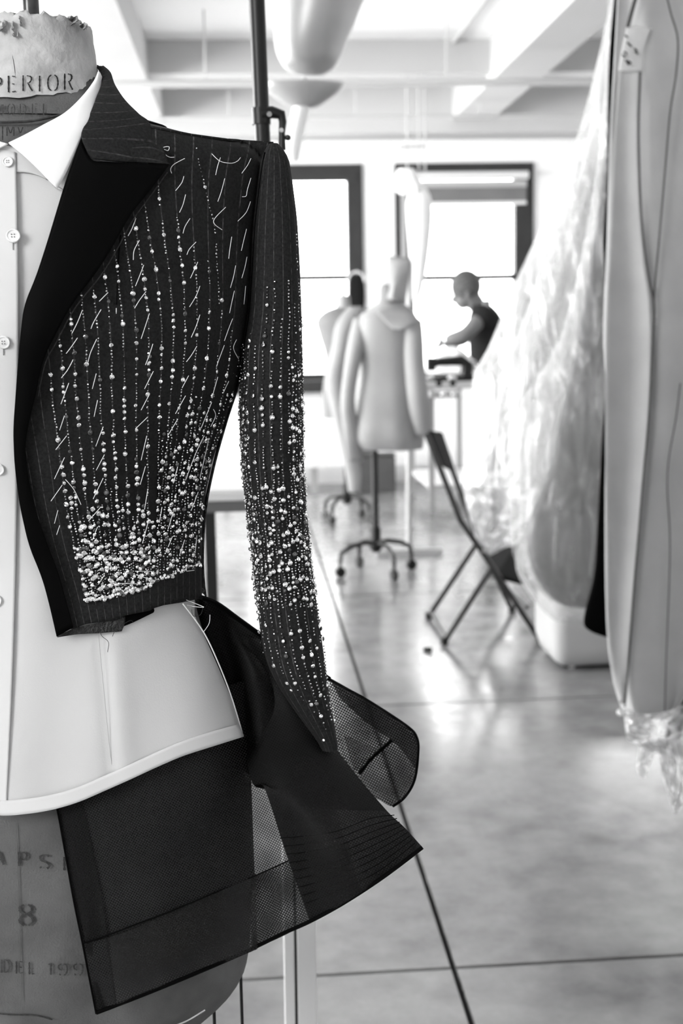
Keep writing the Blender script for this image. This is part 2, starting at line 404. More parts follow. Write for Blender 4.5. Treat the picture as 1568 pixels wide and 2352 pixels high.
# pipes and lamps
def pipe(px0, py0, px1, py1, Y, r, label, name='ceiling_pipe', m='pipe', hang=True):
    a, b = at(px0, py0, Y), at(px1, py1, Y); e = (b-a); a = a-e*1.0; b = b+e*.9
    a.x = max(a.x, -6.8); b.x = min(b.x, 5.1); a.z = b.z = (at(px0, py0, Y).z+at(px1, py1, Y).z)/2
    t = thing(name, label, 'pipe', (a+b)/2)
    obj('pipe_run', MB().tube([a, b], r, 14), M[m], t)
    for k in range(6):
        x = a.x+(b.x-a.x)*(k+.5)/6
        obj('hanger_rod', MB().tube([(x, Y, a.z), (x, Y, ZC)], .005, 6), M[m], t)
    return t
pipe(230, 201, 1370, 180, 7.4, .022, 'thick pale pipe running across under the ceiling beams')
pipe(400, 272, 1000, 268, 8.9, .013, 'thinner pale pipe lower across near the window wall')
cp = thing('ceiling_conduit', 'thin conduit running up toward the viewer on the ceiling', 'conduit', (bx_at(1000, 165, 2.95), 6, 2.95))
x_ = bx_at(1000, 165, 2.95); obj('conduit_run', MB().tube([(x_, .5, 2.985), (x_, 9.9, 2.985)], .015, 8), M['pipe'], cp)
obj('junction_box', MB().box((x_, at(1090, 45, 5).y+.3, 2.965), (.09, .12, .06)), M['pipe'], cp, smooth=False)

lm = at(730, 60, 3.6)
lt = thing('drum_lamp', 'large satin metal drum lamp hanging at the top middle', 'lamp', (lm.x, 3.6, lm.z))
loft('lamp_shade', [(650, 880, -60, 3.6), (632, 836, 0, 3.6), (628, 812, 60, 3.6), (632, 790, 110, 3.6), (648, 775, 148, 3.6), (675, 750, 168, 3.6), (700, 725, 174, 3.6)], M['lamp'], lt, ratio=1, n=36, mrows=30)
loft('rim_ring', [(628, 838, -6, 3.6), (640, 826, 8, 3.6)], M['chrome'], lt, ratio=1.04, n=36, mrows=3)
obj('hanging_stem', MB().tube([at(765, -50, 3.6), Vector((at(765, -50, 3.6).x, 3.6, ZC))], .012), M['pipe'], lt)
l2 = at(700, 215, 5.2)
lt = thing('cone_lamp', 'smaller inverted cone lamp below the drum lamp beside the black pole', 'lamp', (l2.x, 5.2, l2.z))
loft('lamp_shade', [(598, 792, 192, 5.2, .5), (606, 784, 205, 5.2, .5), (628, 764, 222, 5.2, .5), (655, 738, 240, 5.2, .5), (672, 722, 248, 5.2, .5)], M['lamp'], lt, ratio=.5, n=32, mrows=16)
loft('bulb_neck', [(672, 712, 246, 5.2), (664, 700, 290, 5.2), (655, 692, 340, 5.2), (660, 686, 370, 5.2)], M['whitecloth'], lt, ratio=1, n=16, mrows=8)
obj('hanging_stem', MB().tube([at(700, 200, 5.2), Vector((at(700, 200, 5.2).x, 5.2, ZC))], .008), M['pipe'], lt)

# ================================================================ FAR ROOM OBJECTS
# hanging cord cluster in front of window 2
h0 = at(948, 400, 8.2)
hc = thing('hanging_cord_reel', 'white cord reel and bundled white hose hanging before the right window', 'cord reel', (h0.x, 8.2, h0.z))
for px in (935, 962, 976):
    p = at(px, 338, 8.2); q = at(px, 400, 8.2)
    obj('cord', MB().tube([Vector((p.x, 8.2, ZC)), p, q], .006, 6), M['pipe'], hc)
loft('reel', [(916, 950, 388, 8.2), (908, 962, 410, 8.2), (905, 975, 432, 8.2), (918, 968, 446, 8.2)], M['whitecloth'], hc, n=20, fold=.12, fk=5, fgrow=False)
obj('hook_bar', MB().tube([at(918, 338, 8.2), at(978, 336, 8.2)], .011, 8), M['pipe'], hc)
loft('hose_bundle', [(950, 980, 432, 8.2), (934, 990, 458, 8.2), (934, 992, 500, 8.2), (938, 988, 550, 8.2), (942, 980, 610, 8.2), (946, 968, 670, 8.2), (948, 958, 690, 8.2)], M['whitecloth'], hc, n=18, fold=.06, fk=4)
# hook pad hanging on frame of window 1
pd = at(822, 665, 9.6)
pt = thing('pressing_pad', 'dark rounded pad with pale rim hanging right of the left window', 'pad', (pd.x, 9.6, pd.z))
loft('pad', [(812, 828, 632, 9.6), (802, 836, 648, 9.6), (800, 838, 680, 9.6), (804, 836, 706, 9.6), (812, 828, 722, 9.6)], M['seat'], pt, ratio=.35, n=20)
obj('rim', MB().tube([at(800+18-19*math.cos(a), 646-22*math.sin(a), 9.58) for a in [PI*i/12 for i in range(13)]], .008, 6), M['roller'], pt)
obj('wall_hook', MB().tube([at(819, 628, 9.6), at(819, 622, 9.99)], .006, 6), M['pipe'], pt)

# work table with sewing machine, cloth
tY0, tY1 = 8.2, 9.3
zt_ = .86
wt = thing('work_table', 'white sewing work table in front of the bending man', 'table', (at(1050, 900, 8.7).x, 8.7, 0))
xa, xb = at(970, 870, 8.3).x, at(1125, 870, 8.3).x
obj('tabletop', MB().bx(xa, xb, tY0, tY1, zt_-.04, zt_), M['tabletop'], wt, smooth=False, bevel=.004)
for x in (xa+.05, xb-.05):
    for y in (tY0+.06, tY1-.06):
        obj('leg', MB().bx(x-.018, x+.018, y-.018, y+.018, 0, zt_-.04), M['lamp'], wt, smooth=False)
obj('lower_shelf', MB().bx(xa+.03, xb-.03, tY0+.08, tY1-.08, .16, .18), M['tabletop'], wt, smooth=False)
sm = thing('sewing_machine', 'black sewing machine head on the work table before the man', 'sewing machine', (at(1030, 850, 8.5).x, 8.5, zt_))
mx = at(1030, 850, 8.5).x; y = 8.5
obj('bed', MB().bx(mx-.15, mx+.16, y-.07, y+.07, zt_, zt_+.035), M['black'], sm, smooth=False, bevel=.006)
obj('arm', MB().tube([(mx+.12, y, zt_+.03), (mx+.125, y, zt_+.11), (mx+.09, y, zt_+.135), (mx-.06, y, zt_+.13), (mx-.12, y, zt_+.12)], [.045, .04, .036, .03, .032], 12), M['black'], sm)
obj('head', MB().bx(mx-.15, mx-.09, y-.035, y+.035, zt_+.07, zt_+.16), M['black'], sm, smooth=False, bevel=.008)
obj('needle_bar', MB().tube([(mx-.12, y, zt_+.07), (mx-.12, y, zt_+.036)], .004, 6), M['chrome'], sm)
obj('handwheel', MB().tube([(mx+.16, y, zt_+.1), (mx+.18, y, zt_+.1)], .04, 18), M['chrome'], sm)
# motor box under tabletop, bright metal with round knobs
mt = thing('machine_motor', 'pale metal motor box with bright knobs under the work table top', 'motor', (at(1018, 880, 8.16).x, 8.16, .7))
a, b = at(983, 865, 8.15), at(1056, 912, 8.15)
obj('housing', MB().bx(a.x, b.x, 8.08, 8.19, b.z, zt_-.045), M['lamp'], mt, smooth=False, bevel=.01)
for px in (1008, 1040):
    p = at(px, 881, 8.07); obj('dark_port', MB().tube([p, p+Vector((0, .02, 0))], .02, 14), M['black'], mt)
for px, py in ((985, 868), (1038, 868), (1020, 905), (1044, 905)):
    p = at(px, py, 8.07); obj('knob', MB().sphere(p, .02, (1.5, 1, .8)), M['chrome'], mt)
hp = thing('white_cloth_pile', 'heap of white cloth on the work table under the man\'s hands', 'cloth', (at(1040, 840, 8.9).x, 8.9, zt_))
rows = [(975, 1112, 856, 8.85, .8), (980, 1100, 848, 8.85, .8), (992, 1085, 828, 8.85, .7), (1010, 1065, 806, 8.85, .6), (1028, 1048, 796, 8.85, .5)]
loft('cloth_heap', rows, M['whitecloth'], hp, n=40, mrows=24, fold=.07, fk=5, fgrow=False)

# person bending over the table
PY = 9.15
po = at(1120, 860, PY)
pn = thing('person', 'bending man in dark short-sleeved tee working at the far table', 'person', (po.x, PY+.05, 0))
def skin_obj(name, pts, edges, m, parent, sub=2):
    me = bpy.data.meshes.new(name); me.from_pydata([tuple(p[0]) for p in pts], edges, []); me.materials.append(m)
    o = bpy.data.objects.new(name, me); COL.objects.link(o)
    if parent: o.parent = parent; o.matrix_parent_inverse = Matrix.Translation(-parent.location)
    sk = o.modifiers.new('skin', 'SKIN'); sk.use_smooth_shade = True
    for i, p in enumerate(pts):
        r = p[1]; v = me.skin_vertices[0].data[i]; v.radius = r if isinstance(r, tuple) else (r, r); v.use_root = (i == 0)
    s = o.modifiers.new('subdivision', 'SUBSURF'); s.levels = sub; s.render_levels = sub
    return o
def pp(px, py, dy=0): return at(px, py, PY+dy)
hipz = .92
hip = Vector((pp(1118, 870).x+.05, PY+.05, hipz))
PT = [(hip, (.15, .11)), (pp(1112, 820, .05), (.13, .10)), (pp(1120, 760, .03), (.15, .11)), (pp(1118, 722, .02), (.15, .10)),
      (pp(1100, 704, 0), (.07, .07)), (pp(1086, 692, 0), (.07, .07)), (pp(1072, 674, 0), (.098, .1)), (pp(1062, 657, 0), (.1, .1)),
      # near arm
      (pp(1108, 722, -.15), .07), (pp(1088, 748, -.2), .056), (pp(1068, 768, -.22), .052), (pp(1038, 776, -.2), .042), (pp(1020, 781, -.17), .032),
      # far arm
      (pp(1118, 724, .2), .06), (pp(1085, 755, .24), .052), (pp(1064, 782, .24), .046), (pp(1040, 789, .18), .036), (pp(1018, 790, .12), .024),
      # legs
      (hip+Vector((.0, -.09, -.08)), .085), (hip+Vector((-.03, -.1, -.46)), .058), (Vector((hip.x+.02, PY-.05, .09)), .04), (Vector((hip.x-.12, PY-.06, .035)), .035),
      (hip+Vector((.02, .1, -.08)), .085), (hip+Vector((.0, .11, -.46)), .058), (Vector((hip.x+.06, PY+.17, .09)), .04), (Vector((hip.x-.08, PY+.18, .035)), .035)]
ED = [(0,1), (1,2), (2,3), (3,4), (4,5), (5,6), (6,7), (3,8), (8,9), (9,10), (10,11), (11,12), (3,13), (13,14), (14,15), (15,16), (16,17), (0,18), (18,19), (19,20), (20,21), (0,22), (22,23), (23,24), (24,25)]
skin_obj('body', PT, ED, M['skin'], pn)
# face: nose, chin, ear as a smooth small addition to the head
fd = (pp(1052, 680)-pp(1078, 655)).normalized()
obj('nose', MB().sphere(pp(1042, 688, 0), .022, (1, .8, 1.3), 10, 8), M['skin'], pn)
obj('jaw', MB().sphere(pp(1063, 687, 0), .066, (1, .95, 1.1), 14, 10), M['skin'], pn)
obj('ear', MB().sphere(pp(1074, 677, -.105), .022, (.7, .5, 1.2), 10, 8), M['skin'], pn)
for s in (-1, 1): obj('eye', MB().sphere(pp(1036, 676, s*.03), .009, (1, 1, 1), 8, 6), M['black'], pn)
hr = MB().sphere(pp(1070, 657, 0), .112, (1.0, 1.0, 1.05), 20, 12); obj('hair', hr, M['hair'], pn)
TT = [(pp(1112, 868, .05), (.135, .11)), (pp(1112, 820, .05), (.15, .12)), (pp(1122, 760, .03), (.2, .16)), (pp(1122, 726, .02), (.19, .13)), (pp(1106, 710, 0), (.1, .09)),
      (pp(1108, 724, -.15), .095), (pp(1090, 746, -.19), .082), (pp(1118, 724, .2), .085), (pp(1092, 748, .23), .075)]
skin_obj('tee_shirt', TT, [(0,1), (1,2), (2,3), (3,4), (3,5), (5,6), (3,7), (7,8)], M['tee'], pn)
TR = [(hip+Vector((0, 0, .03)), (.16, .12)), (hip+Vector((0, -.09, -.1)), .1), (hip+Vector((-.03, -.1, -.46)), .075), (Vector((hip.x+.02, PY-.05, .13)), .06),
      (hip+Vector((.02, .1, -.1)), .1), (hip+Vector((0, .11, -.46)), .075), (Vector((hip.x+.06, PY+.17, .13)), .06)]
skin_obj('trousers', TR, [(0,1), (1,2), (2,3), (0,4), (4,5), (5,6)], M['trouser'], pn)
for (hx, hy, dy) in ((1020, 780, -.17), (1018, 790, .12)):
    w = pp(hx, hy, dy)
    pts = [(w, (.02, .03)), (w+Vector((-.045, 0, -.012)), (.016, .034))]; ed = [(0, 1)]
    skin_obj('palm', pts, ed, M['skin'], pn, 1)
    for k in range(4):
        q = w+Vector((-.055, (k-1.5)*.018, -.012)); L = (.07, .08, .075, .06)[k]
        skin_obj('finger', [(q, .009), (q+Vector((-L*.5, 0, -.012)), .008), (q+Vector((-L*.85, 0, -.04)), .007)], [(0, 1), (1, 2)], M['skin'], pn, 1)
    q = w+Vector((-.02, -.03 if dy < 0 else .03, -.01)); skin_obj('thumb', [(q, .011), (q+Vector((-.03, -.012, -.02)), .009), (q+Vector((-.055, -.012, -.035)), .008)], [(0, 1), (1, 2)], M['skin'], pn, 1)

# grey carton near the far wall
a, b = atf(806, 1132), atf(910, 1130); cY = a.y
cb = thing('carton', 'dark grey cardboard carton on the floor behind the back dress forms', 'box', ((a.x+b.x)/2, cY+.2, 0))
obj('box_body', MB().bx(a.x, b.x, cY, cY+.35, 0, at(850, 1050, cY).z), M['cardboard'], cb, smooth=False, bevel=.004)
obj('lid_flap', MB().box(((a.x+b.x)/2, cY+.1, at(850, 1048, cY).z+.006), (b.x-a.x+.01, .2, .006)), M['cardboard'], cb, smooth=False)
# low pale bench/plinth by the left window and small dark blocks
a, b = at(640, 1075, 9.5), at(745, 1075, 9.5)
bn = thing('low_bench', 'low pale bench against the far wall left of the dress forms', 'bench', ((a.x+b.x)/2, 9.5, 0))
obj('bench_top', MB().bx(a.x-.5, b.x, 9.3, 9.7, .2, .25), M['tabletop'], bn, smooth=False, bevel=.004)
for x in (a.x-.4, b.x-.08): obj('leg', MB().bx(x-.02, x+.02, 9.35, 9.65, 0, .2), M['lamp'], bn, smooth=False)

# ---- stands
def stand(parent, cx, cy, top, base_px, Y, spread, nleg=4, a0=.3, m='black'):
    obj('pole', MB().tube([(cx, cy, .11), (cx, cy, top)], .017, 12), M[m], parent)
    obj('collar', MB().tube([(cx, cy, .12), (cx, cy, .24)], .026, 12), M[m], parent)
    obj('hub', MB().sphere((cx, cy, .14), .035, (1, 1, .8)), M[m], parent)
    for k in range(nleg):
        q = a0+2*PI*k/nleg; d = Vector((math.cos(q), math.sin(q), 0)); c = Vector((cx, cy, 0))
        l = obj('leg', MB().tube([c+Vector((0, 0, .15)), c+d*spread*.3+Vector((0, 0, .165)), c+d*spread*.7+Vector((0, 0, .15)), c+d*spread*.97+Vector((0, 0, .12)), c+d*spread+Vector((0, 0, .075))], .012, 8), M[m], parent)
        obj('caster', MB().tube([c+d*(spread)+Vector((-.011*d.y, .011*d.x, .027)), c+d*(spread)+Vector((.011*d.y, -.011*d.x, .027))], .027, 14), M[m], l)
        obj('caster_fork', MB().tube([c+d*spread+Vector((0, 0, .08)), c+d*spread+Vector((0, 0, .03))], .009, 6), M[m], l)
# right back form with muslin jacket
f2 = atf(857, 1335); Y2 = 6.25; c2 = at(860, 1040, Y2)
df = thing('back_dress_form', 'dress form under a calico toile on a four-legged caster stand', 'dress form', (c2.x, Y2, 0))
df['label'] = 'nearer of the two far dress forms, on black four-legged caster stand'
stand(df, c2.x, Y2, c2.z+.1, 1335, Y2, .2, 4, .35)
loft('torso', [(832, 962, 1026, Y2), (838, 958, 960, Y2), (852, 940, 860, Y2), (838, 955, 780, Y2), (845, 945, 735, Y2), (870, 925, 708, Y2)], M['muslin_dark'], df, n=28, ratio=.75)
loft('neck', [(868, 925, 712, Y2), (872, 918, 690, Y2), (874, 914, 660, Y2), (880, 908, 652, Y2)], M['muslin_dark'], df, n=22, ratio=1)
tj = thing('calico_toile', 'pale calico toile jacket on the nearer far dress form', 'jacket', (c2.x, Y2, at(900, 1000, Y2).z))
loft('body', [(872, 922, 694, Y2, .8), (845, 945, 712, Y2, .7), (820, 960, 735, Y2, .75), (815, 962, 780, Y2, .8), (822, 958, 850, Y2, .8), (812, 968, 930, Y2, .8), (806, 972, 1000, Y2, .8), (822, 968, 1030, Y2, .8)], M['muslin'], tj, n=56, mrows=40, fold=.035, fk=5, cap=False, solid=.002)
loft('sleeve', [(925, 968, 735, Y2-.06, .8), (926, 972, 775, Y2-.1, .9), (930, 976, 850, Y2-.12, .9), (938, 988, 940, Y2-.12, .8), (952, 990, 1000, Y2-.1, .7)], M['muslin'], tj, n=24, fold=.05, fk=3, cap=False, solid=.002)
loft('sleeve', [(812, 850, 730, Y2, .8), (798, 838, 790, Y2-.06, .9), (788, 822, 860, Y2-.08, .8), (782, 815, 930, Y2-.08, .7), (790, 826, 1000, Y2-.06, .6), (800, 832, 1060, Y2-.04, .5)], M['muslin'], tj, n=24, fold=.06, fk=3, cap=False, solid=.002)
sheet('lapel', [[(862, 715, Y2-.125), (880, 735, Y2-.135), (900, 755, Y2-.14)], [(925, 712, Y2-.13), (942, 738, Y2-.15), (925, 756, Y2-.16)], [(935, 716, Y2-.12), (966, 736, Y2-.13), (945, 745, Y2-.14)]], 8, 8, M['muslin'], tj)
pp_ = thing('pattern_paper', 'pale sheet of pattern paper standing on the nearer far form\'s neck', 'paper', at(912, 640, Y2))
sheet('paper_sheet', [[(893, 588, Y2+.02), (918, 590, Y2), (944, 594, Y2-.02)], [(885, 640, Y2), (908, 642, Y2-.05), (938, 645, Y2-.03)], [(874, 682, Y2+.0), (900, 690, Y2-.07), (930, 697, Y2-.04)]], 6, 6, M['muslin'], pp_, solid=.001)
p = at(938, 590, 6.6); q = at(922, 760, 6.6)
gp = thing('grey_upright_rail', 'narrow grey upright rail behind the pattern paper', 'rail', (at(932, 700, 6.75).x, 6.75, 0))
t0 = at(940, 600, 6.75)
obj('upright', MB().tube([(t0.x-.02, 6.75, 0), (t0.x, 6.75, t0.z)], .017, 10), M['frame_light'], gp)
obj('foot', MB().bx(t0.x-.2, t0.x+.16, 6.72, 6.78, 0, .03), M['frame_light'], gp, smooth=False)
# left back form
Y3 = 8.0; c3 = at(793, 960, Y3)
df = thing('back_dress_form', 'farther grey dress form by the left window, half hidden by the other', 'dress form', (c3.x, Y3, 0))
stand(df, c3.x, Y3, c3.z+.1, 1180, Y3, .17, 4, .9)
loft('torso', [(742, 842, 960, Y3), (740, 845, 900, Y3), (748, 830, 830, Y3), (733, 842, 770, Y3), (726, 845, 738, Y3), (745, 825, 716, Y3), (775, 805, 704, Y3)], M['muslin_dark'], df, n=28, ratio=.7)
loft('neck', [(772, 806, 712, Y3), (773, 804, 690, Y3), (775, 802, 678, Y3)], M['muslin'], df, n=20, ratio=1)
obj('neck_knob', MB().tube([at(788, 680, Y3), at(788, 662, Y3)], .012, 10), M['frame_light'], df)
tj = thing('calico_toile', 'pale calico toile hanging open on the farther grey dress form', 'jacket', at(790, 900, Y3))
loft('draped_front', [(800, 832, 704, Y3-.14, .3), (772, 815, 745, Y3-.2, .4), (762, 800, 800, Y3-.2, .5), (748, 790, 870, Y3-.2, .5), (760, 796, 940, Y3-.18, .5), (775, 812, 1010, Y3-.16, .5), (792, 828, 1080, Y3-.14, .5), (800, 826, 1130, Y3-.14, .5)], M['muslin'], tj, n=30, mrows=40, fold=.08, fk=3, fgrow=False, cap=False, solid=.002)
loft('back_panel', [(790, 845, 710, Y3, .7), (775, 850, 760, Y3, .75), (790, 850, 850, Y3, .75), (778, 856, 960, Y3, .8), (790, 856, 1040, Y3, .7)], M['muslin'], tj, n=30, fold=.05, fk=4, cap=False, solid=.002)

# ---- left table
LT = 3.55
a = at(330, 1138, LT); b = at(640, 1138, LT); zt2 = b.z
lt = thing('cutting_table', 'pale cutting table on black legs seen between jacket and sleeve', 'table', ((a.x+b.x)/2, LT+1.1, 0))
obj('tabletop', MB().bx(a.x-.6, b.x, LT, LT+2.7, zt2-.012, zt2), M['tabletop'], lt, smooth=False, bevel=.003)
obj('front_rail', MB().bx(a.x-.6, b.x-.01, LT+.01, LT+.04, zt2-.045, zt2-.012), M['tableedge'], lt, smooth=False)
lx = at(483, 1250, LT).x
for x, y in ((lx, LT+.03), (a.x-.45, LT+.03), (a.x-.45, LT+2.6), (b.x-.03, LT+2.6)):
    obj('leg', MB().bx(x-.016, x+.016, y-.016, y+.016, 0, zt2-.012), M['black'], lt, smooth=False)
bs = thing('pale_board', 'pale board lying on the cutting table near its front edge', 'board', (b.x-.3, LT+.5, zt2))
obj('board_panel', MB().bx(a.x-.3, b.x-.05, LT+.02, LT+.3, zt2, zt2+.018), M['bin'], bs, smooth=False, bevel=.003)

# ---- folding chair
nf, nr = atf(1238, 1474), atf(1020, 1480); ff, fr_ = atf(1175, 1406), atf(984, 1422)
ch = thing('folding_chair', 'dark metal folding chair in mid floor, seat under plastic', 'chair', ((nf+nr+ff+fr_)/4))
YN, YF = nf.y, ff.y
def chair_tube(nm, pts, r=.0115, par=ch, m='tube'): return obj(nm, MB().tube(pts, r, 10), M[m], par)
tn_, tf_ = at(979, 996, YN+.03), at(1004, 992, YF)
jn, jf = at(1110, 1272, YN), at(1092, 1226, YF)
chair_tube('front_leg', [tn_, at(1057, 1195, YN+.02), jn, nf+Vector((0, 0, .012))])
chair_tube('front_leg', [tf_, at(1042, 1090, YF), jf, ff+Vector((0, 0, .012))])
chair_tube('rear_leg', [at(1132, 1300, YN), nr+Vector((0, 0, .012))])
chair_tube('rear_leg', [at(1092, 1252, YF), fr_+Vector((0, 0, .012))])
chair_tube('cross_bar', [nf+Vector((-.05, 0, .14)), ff+Vector((-.05, 0, .14))], .008)
chair_tube('foot_bar', [nr+Vector((.01, 0, .03)), fr_+Vector((.01, 0, .03))], .008)
bk = MB(); vs = [at(982, 990, YN+.04), at(1010, 995, YF-.02), at(1040, 1085, YF-.02), at(1012, 1070, YN+.04)]
off = Vector((.012, 0, .003)); bk.add(vs+[v+off for v in vs], [(0,1,2,3), (7,6,5,4), (0,4,5,1), (1,5,6,2), (2,6,7,3), (3,7,4,0)])
obj('backrest', bk, M['seat'], ch, smooth=False, bevel=.004)
s0, s1, s2, s3 = at(1138, 1330, YN), at(1224, 1350, YN-.02), at(1190, 1256, YF), at(1114, 1280, YF)
st = MB(); vs = [s0, s1, s2, s3]; off = Vector((0, 0, .02)); st.add(vs+[v+off for v in vs], [(3,2,1,0), (4,5,6,7), (0,1,5,4), (1,2,6,5), (2,3,7,6), (3,0,4,7)])
obj('seat', st, M['seat'], ch, smooth=False, bevel=.006)
for p in (nf, ff, nr, fr_): obj('rubber_foot', MB().tube([p+Vector((0, 0, .001)), p+Vector((0, 0, .03))], .016, 10), M['black'], ch)

# small dropped scrap on floor
q = atf(983, 1500); sc_ = tag(obj('fabric_scrap', MB().tube([q+Vector((.006, 0, .008)), q+Vector((.012, .01, .012)), q+Vector((.0, .03, .008)), q+Vector((-.012, .035, .006))], .008, 6), M['blackmatte']), 'small dark fabric scrap lying on the floor left of the folding chair', 'scrap')

# ================================================================ RIGHT-HAND GARMENT RACK
RY = 3.0
rk = thing('garment_rack', 'garment rail above the frame carrying the hanging clothes at right', 'rack', (1.1, 3.2, 0))
rz = 2.47
rx = at(1500, 700, RY).x
obj('hanging_rail', MB().tube([(rx, 2.2, rz), (rx, 4.35, rz)], .014, 12), M['chrome'], rk)
for y in (2.35, 4.25): obj('ceiling_rod', MB().tube([(rx, y, rz), (rx, y, ZC)], .008, 8), M['chrome'], rk)
def hanger(cx, cy, par, zsh):
    c = Vector((cx, cy, zsh))
    obj('hanger', MB().tube([c+Vector((-.16, 0, -.05)), c+Vector((0, 0, 0)), Vector((cx, cy, rz-.06)), Vector((cx, cy, rz+.03))], .004, 6), M['chrome'], par)

# white gown in plastic bag
GY = 4.2
gx = at(1400, 700, GY)
gw = thing('white_gown', 'full white net gown hanging in clear plastic beside the man', 'gown', (gx.x, GY, at(1300, 1000, GY).z))
loft('skirt', [(1440, 1500, -130, GY), (1412, 1500, 0, GY), (1375, 1500, 200, GY), (1330, 1490, 400, GY), (1270, 1480, 560, GY), (1210, 1470, 720, GY), (1160, 1460, 850, GY), (1140, 1450, 960, GY), (1150, 1440, 1060, GY), (1190, 1440, 1120, GY)], M['gown'], gw, n=90, mrows=60, ratio=.55, fold=.035, fk=13)
hanger(at(1470, -150, GY).x, GY, gw, at(1470, -130, GY).z)
pc = thing('plastic_cover', 'clear plastic cover over the white gown, edge beside the man', 'garment cover', (gx.x, GY, at(1300, 1000, GY).z))
loft('film', [(1425, 1520, -130, GY), (1395, 1520, 40, GY), (1350, 1520, 230, GY), (1300, 1510, 390, GY), (1232, 1500, 545, GY), (1180, 1490, 660, GY), (1128, 1480, 790, GY), (1092, 1470, 860, GY), (1088, 1465, 930, GY), (1076, 1460, 1010, GY), (1070, 1455, 1070, GY), (1062, 1450, 1110, GY)], M['film'], pc, n=110, mrows=80, ratio=.6, fold=.022, fk=17, cap=False)
# plastic puddle draped on the chair seat
def plast(name, rows, par, nu=40, nv=40, amp=.012, sd=1.0):
    return sheet(name, rows, nu, nv, M['film_dense'], par, solid=0, fold=lambda u, v: amp*(math.sin(u*23*sd+v*7)+math.sin(u*11-v*19*sd)+.7*math.sin(v*31+u*5)))
CYp = YN-.05
pl = thing('plastic_cover_end', 'crumpled plastic film end resting on the folding chair seat', 'plastic film', at(1120, 1230, CYp))
plast('film', [[(1060, 1100, 4.9), (1110, 1085, 4.8), (1180, 1080, 4.7), (1230, 1090, 4.6)], [(1070, 1160, 4.85), (1120, 1160, 4.75), (1180, 1170, 4.7), (1220, 1180, 4.6)], [(1088, 1225, 4.83), (1118, 1232, 4.78), (1160, 1220, 4.7), (1205, 1220, 4.6)], [(1096, 1268, 4.8), (1122, 1276, 4.78), (1160, 1258, 4.75), (1186, 1252, 4.6)]], pl, 40, 40, .016)
plast('film_tail', [[(1188, 1250, 4.7), (1215, 1240, 4.6), (1260, 1230, 4.5)], [(1186, 1310, 4.68), (1215, 1310, 4.6), (1270, 1310, 4.5)], [(1215, 1365, 4.62), (1245, 1350, 4.58), (1290, 1350, 4.45)], [(1262, 1425, 4.55), (1275, 1410, 4.5), (1300, 1400, 4.42)]], pl, 30, 30, .014, 1.3)
# grey garment bag in film (rounded bottom)
BY = 3.6
gb = thing('grey_dress', 'grey dress with rounded hem showing through plastic behind the black strip', 'dress', (at(1320, 1000, BY).x, BY, at(1320, 1200, BY).z))
loft('dress_body', [(1420, 1490, -150, BY), (1395, 1500, 300, BY), (1330, 1490, 760, BY), (1290, 1480, 945, BY), (1262, 1480, 1080, BY), (1215, 1480, 1200, BY), (1220, 1480, 1300, BY), (1262, 1470, 1370, BY), (1300, 1450, 1392, BY)], M['greycloth'], gb, n=60, mrows=50, ratio=.35, fold=.02, fk=9)
hanger(at(1455, -200, BY).x, BY, gb, at(1455, -190, BY).z)
gc = thing('plastic_cover', 'clear plastic cover over the grey dress, left of the black strip', 'garment cover', (at(1320, 1000, BY).x, BY, at(1320, 1200, BY).z))
loft('film', [(1400, 1510, -160, BY), (1380, 1510, 300, BY), (1300, 1500, 740, BY), (1190, 1490, 940, BY), (1172, 1490, 1080, BY), (1172, 1490, 1210, BY), (1188, 1490, 1300, BY), (1238, 1480, 1390, BY), (1275, 1470, 1425, BY)], M['film_thin'], gc, n=100, mrows=70, ratio=.45, fold=.03, fk=13, cap=False)
# black garment
KY = 3.1
kb = thing('black_garment', 'narrow black garment edge hanging left of the pale coat', 'garment', (at(1400, 1000, KY).x, KY, at(1380, 1300, KY).z))
loft('panel', [(1430, 1490, -170, KY), (1400, 1500, 100, KY), (1393, 1510, 400, KY), (1384, 1510, 560, KY), (1388, 1510, 640, KY), (1393, 1510, 850, KY), (1382, 1505, 1000, KY), (1372, 1500, 1200, KY), (1364, 1500, 1320, KY), (1340, 1500, 1420, KY), (1352, 1500, 1448, KY), (1392, 1500, 1464, KY)], M['blackmatte'], kb, n=40, mrows=60, ratio=.2, fold=.0)
hanger(at(1460, -200, KY).x, KY, kb, at(1460, -190, KY).z)
# pale long coat
CO = 2.6
co = thing('pale_coat', 'long unbleached coat with dark piping hanging at the right edge', 'coat', (at(1500, 1000, CO).x, CO, at(1480, 1500, CO).z))
def cofold(u, v): return .010*math.sin(u*9+v*2)*(.3+v)+.004*math.sin(u*21-v*9)
def coy(px): return CO-.06*math.sin(max(0, min(1, (px-1380)/330))*PI)
crows = [[(1425, -120), (1500, -140), (1620, -120), (1700, -60)], [(1412, 120), (1500, 120), (1620, 120), (1730, 120)], [(1402, 300), (1500, 300), (1620, 300), (1730, 300)], [(1394, 560), (1490, 560), (1610, 560), (1730, 560)],
         [(1386, 760), (1490, 760), (1610, 760), (1730, 760)], [(1392, 900), (1490, 900), (1610, 900), (1730, 900)], [(1390, 1200), (1480, 1200), (1600, 1200), (1720, 1200)], [(1394, 1440), (1460, 1440), (1560, 1440), (1680, 1440)], [(1408, 1560), (1456, 1580), (1540, 1585), (1600, 1560)], [(1428, 1628), (1460, 1645), (1528, 1652), (1545, 1640)]]
crows = [[(x, y, coy(x)) for x, y in r] for r in crows]
sheet('coat_front', crows, 60, 90, M['coat'], co, solid=.003, fold=cofold)
sheet('coat_back', [[(x, y, Y+.14-.1*abs((i-1.5)/1.5)**2) for i, (x, y, Y) in enumerate(r)] for r in crows], 20, 30, M['coat'], co, solid=.003)
hanger(at(1560, -160, CO).x, CO, co, at(1560, -140, CO).z)
